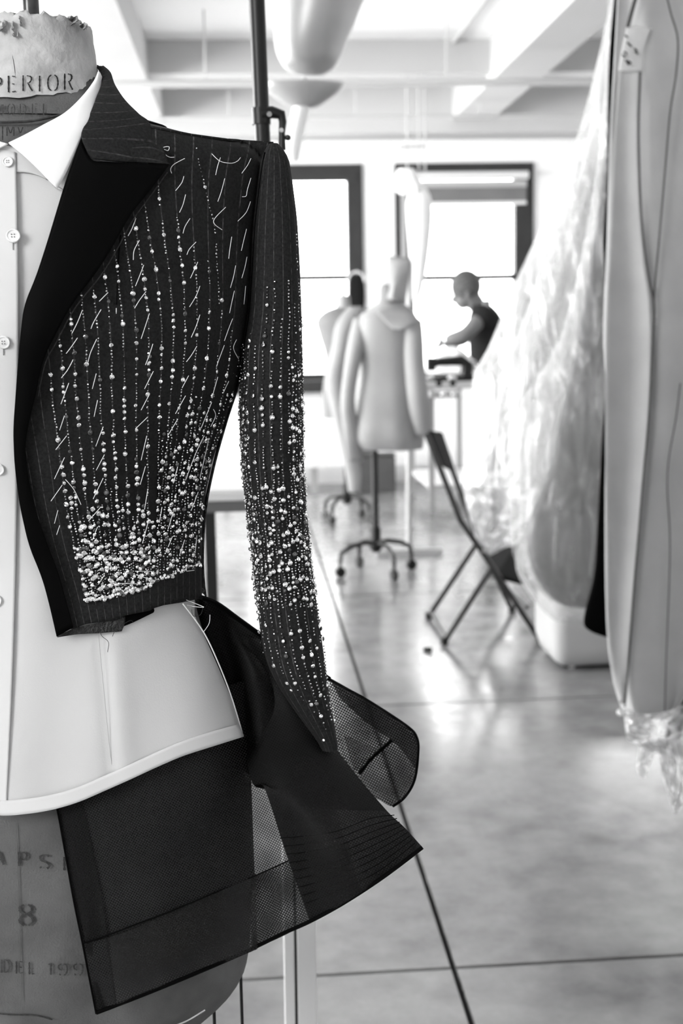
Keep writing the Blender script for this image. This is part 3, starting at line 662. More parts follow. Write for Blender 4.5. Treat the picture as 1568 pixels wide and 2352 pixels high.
def strip(name, pts, w, m, par, dY=-.012, r=None):
    P = []
    for i in range(61):
        c = cr(pts, i/60); P.append(at(c[0], c[1], coy(c[0])+dY))
    return obj(name, MB().tube(P, w, 6), M[m], par)
strip('piping', [(1470, 165), (1466, 300), (1470, 450), (1478, 560), (1490, 640), (1502, 700), (1498, 780), (1490, 950), (1478, 1080), (1468, 1200), (1455, 1350), (1445, 1500), (1434, 1625)], .0022, 'piping', co, -.034)
strip('piping', [(1528, -20), (1540, 30), (1556, 90), (1552, 170), (1538, 260), (1526, 400), (1514, 540), (1503, 660), (1502, 700)], .0018, 'piping', co, -.034)
strip('seam', [(1562, 880), (1552, 960), (1536, 1050), (1532, 1120), (1538, 1230), (1536, 1350), (1530, 1500), (1526, 1640)], .0013, 'piping', co, -.022)
strip('fold_ridge', [(1470, -40), (1455, 10), (1441, 62)], .004, 'piping', co, -.034)
sheet('front_facing', [[(x0, y, coy(x0)-.026), ((x0+x1)/2, y, coy(x0)-.034), (x1, y, coy(x1)-.026)] for x0, x1, y in ((1422, 1468, 160), (1412, 1465, 300), (1404, 1470, 460), (1398, 1482, 600), (1392, 1497, 720), (1390, 1496, 900), (1391, 1474, 1200), (1396, 1448, 1450), (1424, 1436, 1615))], 8, 60, M['tape'], co, solid=.003)
tg = sheet('paper_tag', [[(1438, 64, CO-.065), (1465, 60, CO-.07), (1496, 66, CO-.065)], [(1428, 110, CO-.07), (1450, 112, CO-.075), (1480, 108, CO-.07)], [(1420, 162, CO-.07), (1446, 165, CO-.075), (1476, 165, CO-.07)]], 8, 8, M['tag'], co, solid=.0008)
lab(tg, 'torn pale paper tag with dark hand-written marks')
mk = MB()
for k, (x, y) in enumerate(((1438, 84), (1443, 100), (1447, 104), (1436, 122), (1432, 128), (1460, 114), (1461, 122), (1438, 140), (1442, 146), (1445, 143))):
    mk.tube([at(x-4, y-3, CO-.083), at(x, y+(k % 3)-1, CO-.083), at(x+3, y+3, CO-.083)], .0018, 5)
obj('tag_writing', mk, M['stencil'], tg)
# dark striped garment at the right edge
dk = thing('dark_garment', 'dark striped garment corner at the bottom right edge', 'garment', at(1580, 1500, 2.75))
loft('panel', [(1640, 1760, -200, 2.75), (1630, 1780, 800, 2.75), (1590, 1780, 1250, 2.75), (1565, 1770, 1460, 2.75), (1545, 1740, 1600, 2.75), (1528, 1720, 1700, 2.75), (1540, 1700, 1730, 2.75)], M['seat'], dk, n=60, mrows=50, ratio=.2, fold=.02, fk=19)
hanger(at(1700, -210, 2.75).x, 2.75, dk, at(1700, -205, 2.75).z)
# plastic tatters below coat
tt = thing('plastic_tatters', 'torn clear plastic ends trailing below the pale coat hem', 'plastic film', at(1500, 1720, 2.5))
plast('film', [[(1430, 1622, 2.5), (1480, 1640, 2.48), (1540, 1630, 2.5), (1600, 1600, 2.5)], [(1436, 1680, 2.5), (1490, 1690, 2.46), (1545, 1690, 2.5), (1610, 1680, 2.5)], [(1440, 1700, 2.5), (1495, 1725, 2.46), (1550, 1740, 2.5), (1620, 1740, 2.5)]], tt, 30, 20, .012)
plast('film_tail', [[(1470, 1700, 2.48), (1490, 1700, 2.46), (1512, 1705, 2.48)], [(1462, 1760, 2.47), (1475, 1740, 2.46), (1500, 1740, 2.48)], [(1470, 1790, 2.47), (1476, 1785, 2.46), (1482, 1790, 2.48)]], tt, 12, 16, .005, 1.5)
plast('film_tail', [[(1508, 1690, 2.48), (1525, 1700, 2.46), (1570, 1690, 2.48)], [(1518, 1770, 2.47), (1540, 1760, 2.46), (1585, 1760, 2.48)], [(1534, 1830, 2.47), (1548, 1830, 2.46), (1580, 1820, 2.48)], [(1546, 1868, 2.47), (1552, 1870, 2.46), (1560, 1860, 2.48)]], tt, 16, 20, .008, 1.5)
obj('film_knot', MB().sphere(at(1424, 1636, 2.5), .008), M['film'], tt)
# white bin
bq = atf(1290, 1546); wYb = bq.y
bb = thing('white_bin', 'white plastic tub with rounded corners on the floor under the grey dress', 'bin', (at(1350, 1500, wYb).x, wYb+.15, 0))
L_, R_ = at(1272, 1400, wYb).x, at(1430, 1400, wYb).x+.12; zt3 = at(1300, 1385, wYb).z
def rring(x0, x1, y0, y1, z, r, n=6):
    P = []
    for cx, cy, a0 in ((x1-r, y1-r, 0), (x0+r, y1-r, PI/2), (x0+r, y0+r, PI), (x1-r, y0+r, 1.5*PI)):
        for i in range(n+1): a = a0+PI/2*i/n; P.append(Vector((cx+r*math.cos(a), cy+r*math.sin(a), z)))
    return P
R = [rring(L_+.045, R_-.045, wYb+.045, wYb+.32, .012, .03), rring(L_+.02, R_-.02, wYb+.02, wYb+.34, .03, .04), rring(L_+.005, R_-.005, wYb+.005, wYb+.355, .08, .05), rring(L_, R_, wYb, wYb+.36, zt3, .06), rring(L_+.012, R_-.012, wYb+.012, wYb+.348, zt3, .05), rring(L_+.02, R_-.02, wYb+.02, wYb+.34, .1, .05)]
M['tub'] = mat('greyish_white_plastic', .42, .5, .4); obj('tub', MB().rings(R), M['tub'], bb)
for x in (L_+.07, R_-.07): obj('caster', MB().tube([(x, wYb+.06, .012), (x+.02, wYb+.06, .012)], .012, 10), M['roller'], bb)
obj('base', MB().bx(L_+.05, R_-.05, wYb+.05, wYb+.31, .006, .02), M['black'], bb, smooth=False)

# ================================================================ STAND BEHIND THE JACKET
SY = 1.62
top_, low_ = at(587, -60, SY), at(603, 330, SY)
dirp = (low_-top_); cs = at(692, 2200, SY)
st = thing('clamp_stand', 'tall black tube stand with clamp behind the jacket shoulder', 'stand', (at(700, 2200, SY).x, SY, 0))
j = at(672, 1880, SY)
obj('pole', MB().tube([top_+(top_-low_)*.6, top_, low_, j], .0098, 16), M['black'], st)
obj('clamp_collar', MB().tube([at(598, 248, SY), at(600, 286, SY)], .0118, 16), M['black'], st)
obj('clamp_arm', MB().tube([at(600, 262, SY-.005), at(625, 258, SY-.005), at(646, 264, SY-.005), at(649, 280, SY-.005), at(647, 305, SY-.005), at(648, 345, SY-.005)], [.0085, .0075, .0065, .005, .0042, .005], 10), M['black'], st)
obj('clamp_bolt', MB().tube([at(618, 262, SY-.018), at(621, 262, SY-.010)], .0032, 10), M['chrome'], st)
obj('clamp_bolt', MB().tube([at(646, 299, SY-.013), at(647, 299, SY-.006)], .0028, 10), M['chrome'], st)
obj('wing_nut', MB().sphere(at(661, 316, SY-.005), .0038), M['tube'], st)
def lean(px_a, px_b, m, nm, Yy=SY):
    a0, a1 = at(px_a, 1850, Yy), at(px_b, 1850, Yy); dx = (at(px_a+8, 2352, Yy).x-a0.x)/(a0.z-at(px_a+8, 2352, Yy).z)*a0.z
    vs = []
    for z, o in ((0, dx), (a0.z, 0)):
        for x in (a0.x+o, a1.x+o):
            for y in (Yy, Yy+.03): vs.append((x, y, z))
    mb = MB().add(vs, [(0,1,3,2), (4,6,7,5), (0,4,5,1), (2,3,7,6), (0,2,6,4), (1,5,7,3)])
    return lab(obj(nm, mb, M[m], st, smooth=False, bevel=.0012), 'white painted lower upright')
lean(647, 671, 'bin', 'lower_upright', SY+.008); lean(677, 721, 'bin', 'lower_upright'); lean(668, 680, 'black', 'joint_strip', SY+.014)['label'] = 'dark gap strip between the white uprights'
bx0 = at(720, 2352, SY).x
obj('base_plate', MB().bx(bx0-.2, bx0+.25, SY-.12, SY+.2, 0, .02), M['bin'], st, smooth=False, bevel=.004)

# ================================================================ FOREGROUND DRESS FORM
YA = 1.10                      # depth of the form's axis
S = YA/F
# right silhouette (py -> px) measured at the axis depth; centre px
prof = [(60, 205), (110, 212), (160, 220), (205, 228), (245, 262), (290, 345), (325, 540), (360, 585), (400, 590), (500, 575), (600, 570), (700, 563), (800, 550), (880, 540), (950, 515), (1050, 486), (1130, 468), (1200, 458), (1300, 455), (1380, 462), (1450, 480), (1550, 520), (1650, 552), (1760, 575), (1900, 588), (2050, 592), (2150, 590), (2210, 583), (2250, 565), (2290, 530), (2330, 480), (2400, 400)]
cenp = [(60, 70), (205, 72), (290, 60), (400, 40), (1400, 40), (2352, 40)]
bprof = [(60, .052), (160, .055), (230, .06), (300, .085), (400, .098), (600, .118), (760, .122), (900, .108), (1100, .092), (1250, .088), (1400, .095), (1600, .112), (1800, .122), (2100, .125), (2250, .118), (2330, .095)]
ztab = []
for i in range(0, 118):
    py = 50+i*20
    c = smo(cenp, py); e = at(smo(prof, py) if py > 230 else lin(prof, py), py, YA); cc = at(c, py, YA)
    ztab.append((e.z, cc.x, e.x-cc.x, smo(bprof, py)))
ztab.sort()
def body(z):
    if z <= ztab[0][0]: return ztab[0][1:]
    if z >= ztab[-1][0]: return ztab[-1][1:]
    lo, hi = 0, len(ztab)-1
    while hi-lo > 1:
        m = (lo+hi)//2
        if ztab[m][0] <= z: lo = m
        else: hi = m
    a, b = ztab[lo], ztab[hi]; f = (z-a[0])/(b[0]-a[0])
    return tuple(a[k]+(b[k]-a[k])*f for k in (1, 2, 3))
def ysurf(x, z, off=0):
    cx, a, b = body(z); t = (x-cx)/(a+off*.6); t = max(-1, min(1, t))
    return YA-(b+off)*(max(.0, 1-t*t)**.5*.85+.15*(1-abs(t)**1.4))
def sf(px, py, off=0):
    """pixel -> point on the clothed body, pushed out by off"""
    Y = YA-.05
    for _ in range(14):
        p = at(px, py, Y); Y = .5*Y+.5*ysurf(p.x, p.z, off)
    return at(px, py, Y)
def nrm(px, py, off=0):
    p = sf(px, py, off); a = sf(px+4, py, off); b = sf(px, py+4, off); n = (b-p).cross(a-p)
    n.normalize(); return n if n.y < 0 else -n
dform = thing('dress_form', 'large foreground dress form with stencilled neck and hips wearing shirt and jacket', 'dress form', (body(1.1)[0], YA, 0))
# torso rings
R = []
zmin = at(60, 2335, YA).z; zmax = at(60, 245, YA).z
for i in range(90):
    z = zmin+(zmax-zmin)*i/89; cx, a, b = body(z)
    a -= .006; b -= .004
    ring = []
    for j in range(72):
        q = 2*PI*j/72; ct, sn = math.cos(q), math.sin(q); x = cx+a*ct
        if sn < 0: y = YA-b*(abs(sn)*.85+.15*(1-abs(ct)**1.4))
        else: y = YA+b*.95*abs(sn)
        ring.append((x, y, z))
    R.append(ring)
torso = obj('torso', MB().rings(R), M['canvas'], dform)
R = []
zn0 = at(60, 262, YA).z; zn1 = at(60, 62, YA).z
def neckring(z, k, dx=0): 
    cx, a, b = body(z); return [(cx+dx+(a+k)*math.cos(2*PI*j/56), YA+(b+k)*math.sin(2*PI*j/56)*.98, z) for j in range(56)]
# papier-mache neck cap: slightly proud, ragged lower edge
zlo = [(-1.6, sf(20, 226, .001).z), (0, sf(20, 226, .001).z), (.75, sf(150, 207, .001).z), (1.2, at(218, 176, YA-.02).z), (4, at(222, 168, YA).z)]
for i in range(30):
    t = i/29; row = []
    for j in range(112):
        q = 2*PI*j/112; fr = abs(q-1.5*PI)             # angle away from the front
        zl = lin(zlo, fr)+.0007*math.sin(j*1.3)+.0005*math.sin(j*3.1)
        z = zl+(zn1-zl)*t; cx, a, b_ = body(z); k = .0012+(.0004*math.sin(j*.9+i*.5))-(.004*((t-.93)/.07)**2 if t > .93 else 0)
        ct = math.cos(q); yy = YA+(b_+k)*math.sin(q)*.98 if q < PI else YA-(b_+k)*(abs(math.sin(q))*.85+.15*(1-abs(ct)**1.4))
        row.append((cx+(a+k)*ct, yy, z+(.0015*math.sin(j*1.05)+.001*math.sin(j*2.5) if i > 27 else 0)))
    R.append(row)
neck = obj('neck_cap', MB().rings(R), M['paper'], dform); neck['label'] = 'pale papier-mache neck cap with torn top'
# torn paper flaps round the top
for k, (px, py, w, h, tilt) in enumerate(((8, 62, 26, 24, -.3), (28, 70, 16, 34, .5), (150, 52, 22, 16, .6), (168, 50, 30, 20, -.5), (190, 62, 16, 14, .2), (120, 55, 30, 10, .1), (44, 50, 5, 22, .2))):
    Yp = YA-.053 if px < 60 else (YA+.01 if px in (120, 150) else YA-.03)
    P = []
    for i in range(5):
        P.append([at(px+w*(j/4-.5)*(1-.25*abs(i-2)/2)+tilt*(i*4)+2*math.sin(i*2+j), py+h*(i/4-.6)+2*math.sin(j*2.2+k), Yp+.006*math.sin(j*1.5+i+k)) for j in range(5)])
    obj('torn_paper', grid_mesh(P), M['paper'], dform, solid=.0006)
obj('neck_core', MB().rings([neckring(zn0+(zn1-.004-zn0)*i/12-.012*(1-i/12), -.001) for i in range(13)]), M['canvas'], dform)
tp = MB(); rr = neckring(zn1-.0015, -.008); tp.add(rr+[(body(zn1)[0], YA, zn1-.003)], [(j, (j+1) % 56, 56) for j in range(56)])
obj('neck_plate', tp, M['cardboard'], dform)
pa, pb = at(73, 68, YA), at(73, -160, YA)
pa.z = zn1-.004
obj('neck_pole', MB().tube([Vector((pa.x, YA, pa.z)), Vector((pa.x, YA, pb.z))], .0068, 20), M['metal'], dform)
obj('pole_collar', MB().tube([Vector((pa.x, YA, pa.z)), Vector((pa.x, YA, pa.z+.0025))], .0085, 20), M['metal'], dform)
# seams of the canvas
def line_on(name, pts, r, m, par, off, n=40, k=5, smoothpts=True):
    P = []
    for i in range(n+1):
        c = cr(pts, i/n); P.append(sf(c[0], c[1], off))
    return obj(name, MB().tube(P, r, k), M[m], par)
line_on('neck_seam', [(25, 85), (28, 120), (34, 160), (40, 225)], .0003, 'stencil_faint', dform, .0008)
line_on('waist_tape', [(-60, 281), (20, 281), (80, 277), (150, 262)], .0011, 'stencil_faint', dform, .001)
line_on('hem_seam', [(-60, 2322), (20, 2330), (80, 2332), (120, 2342)], .0006, 'stencil_faint', dform, -.002)
line_on('hip_seam', [(37, 1890), (40, 1960), (44, 2100), (50, 2300)], .0003, 'canvas', dform, -.0025)
# rolled cage edge and stand of the form
line_on('rim_wire', [(395, 2358), (430, 2344), (470, 2320)], .0009, 'chrome', dform, .001)
cx0 = body(zmin)[0]
obj('base_disc', MB().rings([[(cx0+r*math.cos(2*PI*j/48), YA+r*.62*math.sin(2*PI*j/48), z) for j in range(48)] for r, z in ((.15, zmin), (.155, zmin-.012), (.12, zmin-.015))]), M['canvas'], dform)
obj('post', MB().tube([(cx0, YA, .12), (cx0, YA, zmin)], .016, 16), M['black'], dform)
for k in range(4):
    q = .4+PI/2*k; d = Vector((math.cos(q), math.sin(q), 0)); c = Vector((cx0, YA, 0))
    l = obj('stand_leg', MB().tube([c+Vector((0, 0, .14)), c+d*.12+Vector((0, 0, .15)), c+d*.22+Vector((0, 0, .06)), c+d*.23+Vector((0, 0, .03))], .011, 8), M['black'], dform)
    obj('caster', MB().sphere(c+d*.23+Vector((0, 0, .024)), .024), M['black'], l)
for px, py, Yq in ((553, 2262, 1.16), (491, 2318, 1.12)):
    a_ = at(px, py, Yq); obj('cage_rod', MB().tube([(a_.x, Yq, .12), (a_.x, Yq, a_.z+.01)], .0017, 8), M['black'], dform)
obj('cage_ring', MB().tube([(cx0+.19*math.cos(2*PI*j/40), YA+.09*math.sin(2*PI*j/40), .12) for j in range(41)], .003, 6), M['black'], dform)
for k in range(4):
    q = .4+PI/2*k; obj('ring_arm', MB().tube([(cx0, YA, .13), (cx0+.19*math.cos(q), YA+.09*math.sin(q), .12)], .003, 6), M['black'], dform)

# stencil lettering laid as thin ink strokes following the cloth
G = {
 'A': [[(.1, 1), (.32, .4)], [(.38, .25), (.5, 0)], [(.5, 0), (.9, 1)], [(.32, .62), (.68, .62)]],
 'P': [[(.12, 0), (.12, 1)], [(.4, .02), (.75, .08), (.85, .27), (.72, .48), (.42, .55)]],
 'S': [[(.85, .12), (.62, .02), (.3, .04), (.12, .2), (.22, .4), (.5, .5), (.78, .62), (.88, .8), (.68, .97)], [(.12, .84), (.2, .93)]],
 'E': [[(.15, 0), (.15, 1)], [(.5, .02), (.85, .05)], [(.5, .48), (.75, .5)], [(.5, .97), (.88, .93)]],
 'R': [[(.12, 0), (.12, 1)], [(.42, .02), (.75, .08), (.82, .25), (.68, .44), (.45, .5)], [(.55, .52), (.72, .78), (.92, 1)]],
 'I': [[(.5, 0), (.5, 1)]],
 'O': [[(.38, 0), (.18, .15), (.1, .5), (.18, .85), (.38, 1)], [(.62, 0), (.82, .15), (.9, .5), (.82, .85), (.62, 1)]],
 'M': [[(.1, 0), (.1, 1)], [(.22, 0), (.48, .7)], [(.54, .7), (.78, 0)], [(.9, 0), (.9, 1)]],
 'D': [[(.15, 0), (.15, 1)], [(.4, 0), (.72, .12), (.88, .5), (.72, .88), (.4, 1)]],
 'L': [[(.2, 0), (.2, 1)], [(.5, .97), (.85, .95)]],
 'V': [[(.1, 0), (.46, .95)], [(.54, .95), (.9, 0)]],
 'U': [[(.12, 0), (.14, .75), (.38, 1)], [(.62, 1), (.86, .75), (.88, 0)]],
 '1': [[(.5, 0), (.5, 1)], [(.2, .15), (.35, .05)]],
 '8': [[(.36, 0), (.14, .12), (.16, .32), (.38, .45), (.2, .6), (.12, .8), (.38, 1)], [(.62, 0), (.84, .12), (.84, .32), (.62, .45), (.84, .6), (.92, .8), (.64, 1)]],
 '9': [[(.4, .55), (.16, .42), (.12, .15), (.38, 0)], [(.62, 0), (.85, .12), (.9, .5), (.8, .85), (.6, 1)], [(.15, .88), (.3, .98)]],
}
def glyph(chr_, x0, y0, x1, y1, w, m, par, off, skew=0):
    mb = MB()
    for s in G[chr_]:
        n = max(4, len(s)*4); A = []; B = []
        pts = [cr(s, i/n) if len(s) > 2 else tuple(s[0][k]+(s[1][k]-s[0][k])*i/n for k in (0, 1)) for i in range(n+1)]
        pix = [(x0+(x1-x0)*u+skew*(v-.5), y0+(y1-y0)*v) for u, v in pts]
        for i, (x, y) in enumerate(pix):
            a = pix[max(0, i-1)]; b = pix[min(n, i+1)]; tx, ty = b[0]-a[0], b[1]-a[1]; L = math.hypot(tx, ty) or 1
            vert = abs(ty)/L; ww = w*(.45+.55*vert)*(.8+.2*math.sin(i*2.3+x))
            A.append(sf(x-ty/L*ww, y+tx/L*ww, off)); B.append(sf(x+ty/L*ww, y-tx/L*ww, off))
        o = len(mb.v); mb.v += [tuple(p) for q in zip(A, B) for p in q]
        mb.f += [(o+2*i, o+2*i+1, o+2*i+3, o+2*i+2) for i in range(n)]
    return obj('stencil_letter', mb, M[m], par, smooth=False)
for c, x0, x1, y0, y1 in (('S', -62, -48, 176, 207), ('U', -40, -22, 177, 210), ('P', -14, 6, 177, 211), ('E', 16, 39, 174, 212), ('R', 50, 77, 173, 209), ('I', 84, 98, 174, 210), ('O', 107, 136, 172, 208), ('R', 146, 169, 169, 206)):
    glyph(c, x0, y0, x1, y1, 2.3, 'stencil', dform, .0024)
for c, x0, x1, y0, y1 in (('M', -10, 9, 240, 262), ('O', 16, 36, 239, 263), ('D', 44, 62, 239, 263), ('E', 72, 89, 238, 262), ('L', 97, 112, 238, 265)):
    glyph(c, x0, y0, x1, y1, 1.7, 'stencil_faint', dform, .0006)
for c, x0, x1, y0, y1 in (('I', 0, 12, 290, 322), ('M', 14, 34, 292, 312), ('V', 40, 54, 292, 306)):
    glyph(c, x0, y0, x1, y1, 1.6, 'stencil', dform, .0006)
for c, x0, x1, y0, y1 in (('A', -14, 11, 1956, 1986), ('P', 41, 66, 1957, 1989), ('S', 89, 117, 1963, 1996), ('I', 138, 158, 1968, 1999)):
    glyph(c, x0, y0, x1, y1, 3.4, 'stencil_faint', dform, -.0022)
glyph('8', 41, 2078, 79, 2126, 4.2, 'stencil_faint', dform, -.0022)
for c, x0, x1, y0, y1 in (('D', 0, 25, 2204, 2234), ('E', 35, 55, 2208, 2236), ('L', 64, 82, 2210, 2238), ('1', 108, 126, 2212, 2239), ('9', 132, 157, 2214, 2240), ('9', 167, 193, 2214, 2240)):
    glyph(c, x0, y0, x1, y1, 2.6, 'stencil_faint', dform, -.0022)

# ================================================================ SHIRT
shirt = thing('shirt', 'white wing-hem shirt buttoned on the foreground dress form', 'shirt', sf(60, 900, .004))
shirt['label'] = 'white collared button-front shirt worn by the foreground dress form'
SO = .004
rt = [(300, 300), (400, 540), (600, 560), (900, 525), (1200, 452), (1340, 446), (1385, 446), (1450, 474), (1520, 502), (1600, 532), (1690, 559)]
hemt = [(-480, 1690), (-300, 1790), (-100, 1852), (0, 1872), (70, 1868), (130, 1857), (190, 1838), (250, 1811), (320, 1780), (400, 1742), (480, 1716), (559, 1690)]
nv, nu = 110, 80
P = []
for i in range(nv+1):
    v = i/nv; yr = 345+(1690-345)*v; r = smo(rt, yr) if yr < 1330 else lin(rt, yr); l = 80-r
    row = []
    for j in range(nu+1):
        u = j/nu; px = l+(r-l)*u
        hx = -480+(559+480)*u; hy = lin(hemt, px if v > .9 else px+(hx-px)*(1-v)*.0)
        py = 345+(hy-345)*v
        if abs(px-20) < 130: py += 0
        off = SO+.0012*math.sin(px*.03+py*.004)*(1 if py > 1350 else .5)+.0012*math.sin(px*.011-py*.006+1)
        if py > 1400:                               # pleat beside the dart seam
            f = min(1, (py-1400)/120); dxp = px-(228+(py-1450)*.085)
            off += f*(.0022*math.exp(-((dxp-34)/30)**2)-.002*math.exp(-(dxp/14)**2)+.008*min(1, max(0, (px-250)/300)))
        fl_ = max(0, (py-1500)/350); off += fl_*fl_*.010
        row.append(sf(px, py, off))
    P.append(row)
obj('shirt_body', grid_mesh(P), M['shirt'], shirt, solid=.0007)
def on(rows, off): return rows
def sheet_on(name, rows, nu, nv, m, par, off, solid=.0008, offf=None, uvf=None, dens=None):
    P = []; UV = []
    for i in range(nv+1):
        v = i/nv; R = []
        for j in range(nu+1):
            u = j/nu; c = cr([cr(r, u) for r in rows], v)
            o_ = off+(offf(u, v, c[0], c[1]) if offf else 0)
            R.append(sf(c[0], c[1], o_)); UV.append(uvf(c[0], c[1], u, v) if uvf else (c[0]/2900, c[1]/2900))
        P.append(R)
    return obj(name, grid_mesh(P), m, par, uv=UV, solid=solid)
# button placket
sheet_on('placket', [[(-22, 345), (8, 345), (36, 350)], [(-26, 700), (5, 700), (42, 700)], [(-30, 1100), (3, 1100), (40, 1100)], [(-34, 1500), (0, 1500), (30, 1500)], [(-36, 1866), (-8, 1868), (14, 1866)]], 8, 60, M['shirt_band'], shirt, SO+.0028, offf=lambda u, v, x, y: max(0, (y-1500)/350)**2*.010+(.0035 if y > 1700 else 0)*0)
# hem band
def hb(x): return lin(hemt, x)
rows = [[(x, hb(x)-34) for x in range(-300, 540, 60)]+[(545, 1664)], [(x, hb(x)-17) for x in range(-300, 540, 60)]+[(552, 1678)], [(x, hb(x)+1) for x in range(-300, 540, 60)]+[(559, 1692)]]
def shoff(px, py):
    return SO+max(0, (py-1500)/350)**2*.010+.008*max(0, min(1, (px-250)/300))*min(1, max(0, (py-1400)/120))
sheet_on('hem_band', rows, 80, 4, M['shirt_band'], shirt, .0035, offf=lambda u, v, x, y: shoff(x, y))
line_on('dart_seam', [(226, 1450), (232, 1520), (240, 1600), (250, 1700), (262, 1800)], .0002, 'muslin', shirt, SO+.0052)
# highlight along the right fold edge, painted as a brighter white line
line_on('side_edge', [(420, 1387), (466, 1450), (500, 1520), (531, 1600), (558, 1690)], .0006, 'collar', shirt, SO+.009)
# collar band and leaf
bandr = [[(-70, 322), (0, 331), (60, 352), (110, 400)], [(-70, 352), (0, 356), (70, 378), (125, 430)], [(-70, 392), (0, 395), (80, 400), (150, 440)]]
sheet_on('collar_band', bandr, 20, 8, M['shirt'], shirt, .0055)
leafA = [(20, 329), (55, 312), (100, 288), (150, 260), (190, 222), (216, 188), (226, 166)]
leafB = [(131, 434), (150, 400), (172, 350), (192, 305), (212, 255), (228, 218), (234, 180)]
mid = [((a[0]*.55+b[0]*.45)+(-2), (a[1]*.55+b[1]*.45)-6) for a, b in zip(leafA, leafB)]
sheet_on('collar_leaf', [leafA, mid, leafB], 26, 12, M['collar'], shirt, .012, solid=.0014, offf=lambda u, v, x, y: .004*math.sin(v*PI)+.004*(1-u)*v)
leafA2 = [(18, 331), (-10, 322), (-40, 305), (-70, 280), (-84, 240)]; leafB2 = [(-20, 350), (-60, 360), (-110, 330), (-140, 290), (-120, 240)]
sheet_on('collar_leaf', [leafA2, [((a[0]+b[0])/2, (a[1]+b[1])/2) for a, b in zip(leafA2, leafB2)], leafB2], 14, 8, M['collar'], shirt, .010, solid=.0014)
def button(px, py, rpx, par, off):
    c = sf(px, py, off); n = nrm(px, py, off); q = n.to_track_quat('Z', 'Y').to_matrix(); r = rpx*c.y/F
    R = []
    for rr, zz in ((.0, -.0), (.98, .0), (1, .0007), (.92, .0013), (.78, .0013), (.68, .0008), (.0, .0008)):
        R.append([c+q @ Vector((max(rr, .02)*r*math.cos(2*PI*j/28), max(rr, .02)*r*math.sin(2*PI*j/28), zz)) for j in range(28)])
    b = obj('button', MB().rings(R), M['button'], par)
    h = MB()
    for k in range(4):
        p = c+q @ Vector((.26*r*math.cos(PI/4+k*PI/2), .26*r*math.sin(PI/4+k*PI/2), .0009)); h.tube([p, p+n*.0003], r*.1, 8)
    obj('thread_holes', h, M['muslin_dark'], b)
for px, py, r in ((18, 372, 12), (30, 542, 16), (8, 786, 15), (-4, 1078, 14), (-10, 1380, 14)): button(px, py, r, shirt, SO+.0042)
for px, py in ((30, 566), (8, 808)): line_on('buttonhole', [(px, py-8), (px, py+8)], .0003, 'muslin_dark', shirt, SO+.0038, 4)

# ================================================================ JACKET
jk = thing('tailcoat_jacket', 'beaded charcoal pinstripe jacket with black satin lapel, unfinished hem, on foreground form', 'jacket', sf(300, 800, .01))
JO = .010
lap_r = [(378, 388), (430, 350), (490, 300), (560, 262), (620, 225), (700, 163), (776, 122), (827, 97), (904, 82), (965, 66), (1026, 56), (1098, 64), (1174, 82), (1246, 107), (1312, 133), (1440, 168)]
lap_l = [(318, 187), (420, 150), (560, 108), (640, 82), (700, 56), (770, 48), (853, 41), (986, 32), (1067, 35), (1159, 46), (1251, 66), (1327, 97), (1380, 111), (1462, 130)]
arm = [(322, 618), (375, 602), (400, 594), (450, 588), (520, 578), (600, 572), (700, 567), (780, 556), (850, 548), (900, 538), (940, 524), (1000, 505), (1060, 486), (1130, 471), (1200, 463), (1300, 461), (1374, 462)]
G0 = [(400, 70), (700, 100), (850, 115), (950, 124), (1050, 138), (1150, 150), (1250, 168), (1370, 198), (1460, 215)]
G1 = [(300, 312), (460, 329), (566, 347), (643, 360), (709, 368), (800, 372), (900, 367), (1000, 364), (1370, 362), (1460, 362)]
def G2(y): return lin(arm, y)
N1, N2 = 9, 7
def sx(s, y):
    """strand coordinate -> px"""
    if s <= N1: return smo(G0, y)+(smo(G1, y)-smo(G0, y))*s/N1
    return smo(G1, y)+(smo(arm, y)-smo(G1, y))*(s-N1)/N2
def s_of(px, y):
    a, b, c = smo(G0, y), smo(G1, y), smo(arm, y)
    return (px-a)/(b-a)*N1 if px < b else N1+(px-b)/max(10, (c-b))*N2
hemj = [(168, 1445), (197, 1433), (266, 1424), (286, 1414), (345, 1402), (352, 1397), (375, 1390), (414, 1384), (462, 1374)]
topj = [(187, 318), (260, 330), (345, 290), (400, 301), (440, 309), (520, 320), (600, 325), (620, 327)]
P = []; UV = []
nv, nu = 120, 60
def jtop(px): return lin(topj, px)
for i in range(nv+1):
    v = i/nv; row = []
    # reference y to look up the left and right boundary
    for j in range(nu+1):
        u = j/nu
        yl = 330+(1445-330)*v; yr = 325+(1374-325)*v
        y0 = yl+(yr-yl)*u
        l = lin(lap_r, yl)-14 if yl > 378 else 200+(374-200)*max(0, (yl-330)/48)
        l = min(l, 374)
        if yl <= 378: l = 345
        r = lin(arm, yr)
        # ease the rows near the shoulder
        px = l+(r-l)*u
        if v < .12:
            w = v/.12; l0 = 330; px0 = l0+(r-l0)*u; px = px0+(px-px0)*w
        ty = jtop(px); by = lin(hemj, px)
        py = ty+(by-ty)*v
        puck = .0015*math.sin(py*.012+px*.01)*(1 if py > 500 else .4)
        row.append(sf(px, py, JO+puck)); UV.append((s_of(px, py), py/2900))
    P.append(row)
fp = obj('front_panel', grid_mesh(P), M['wool'], jk, uv=UV, solid=.0016)
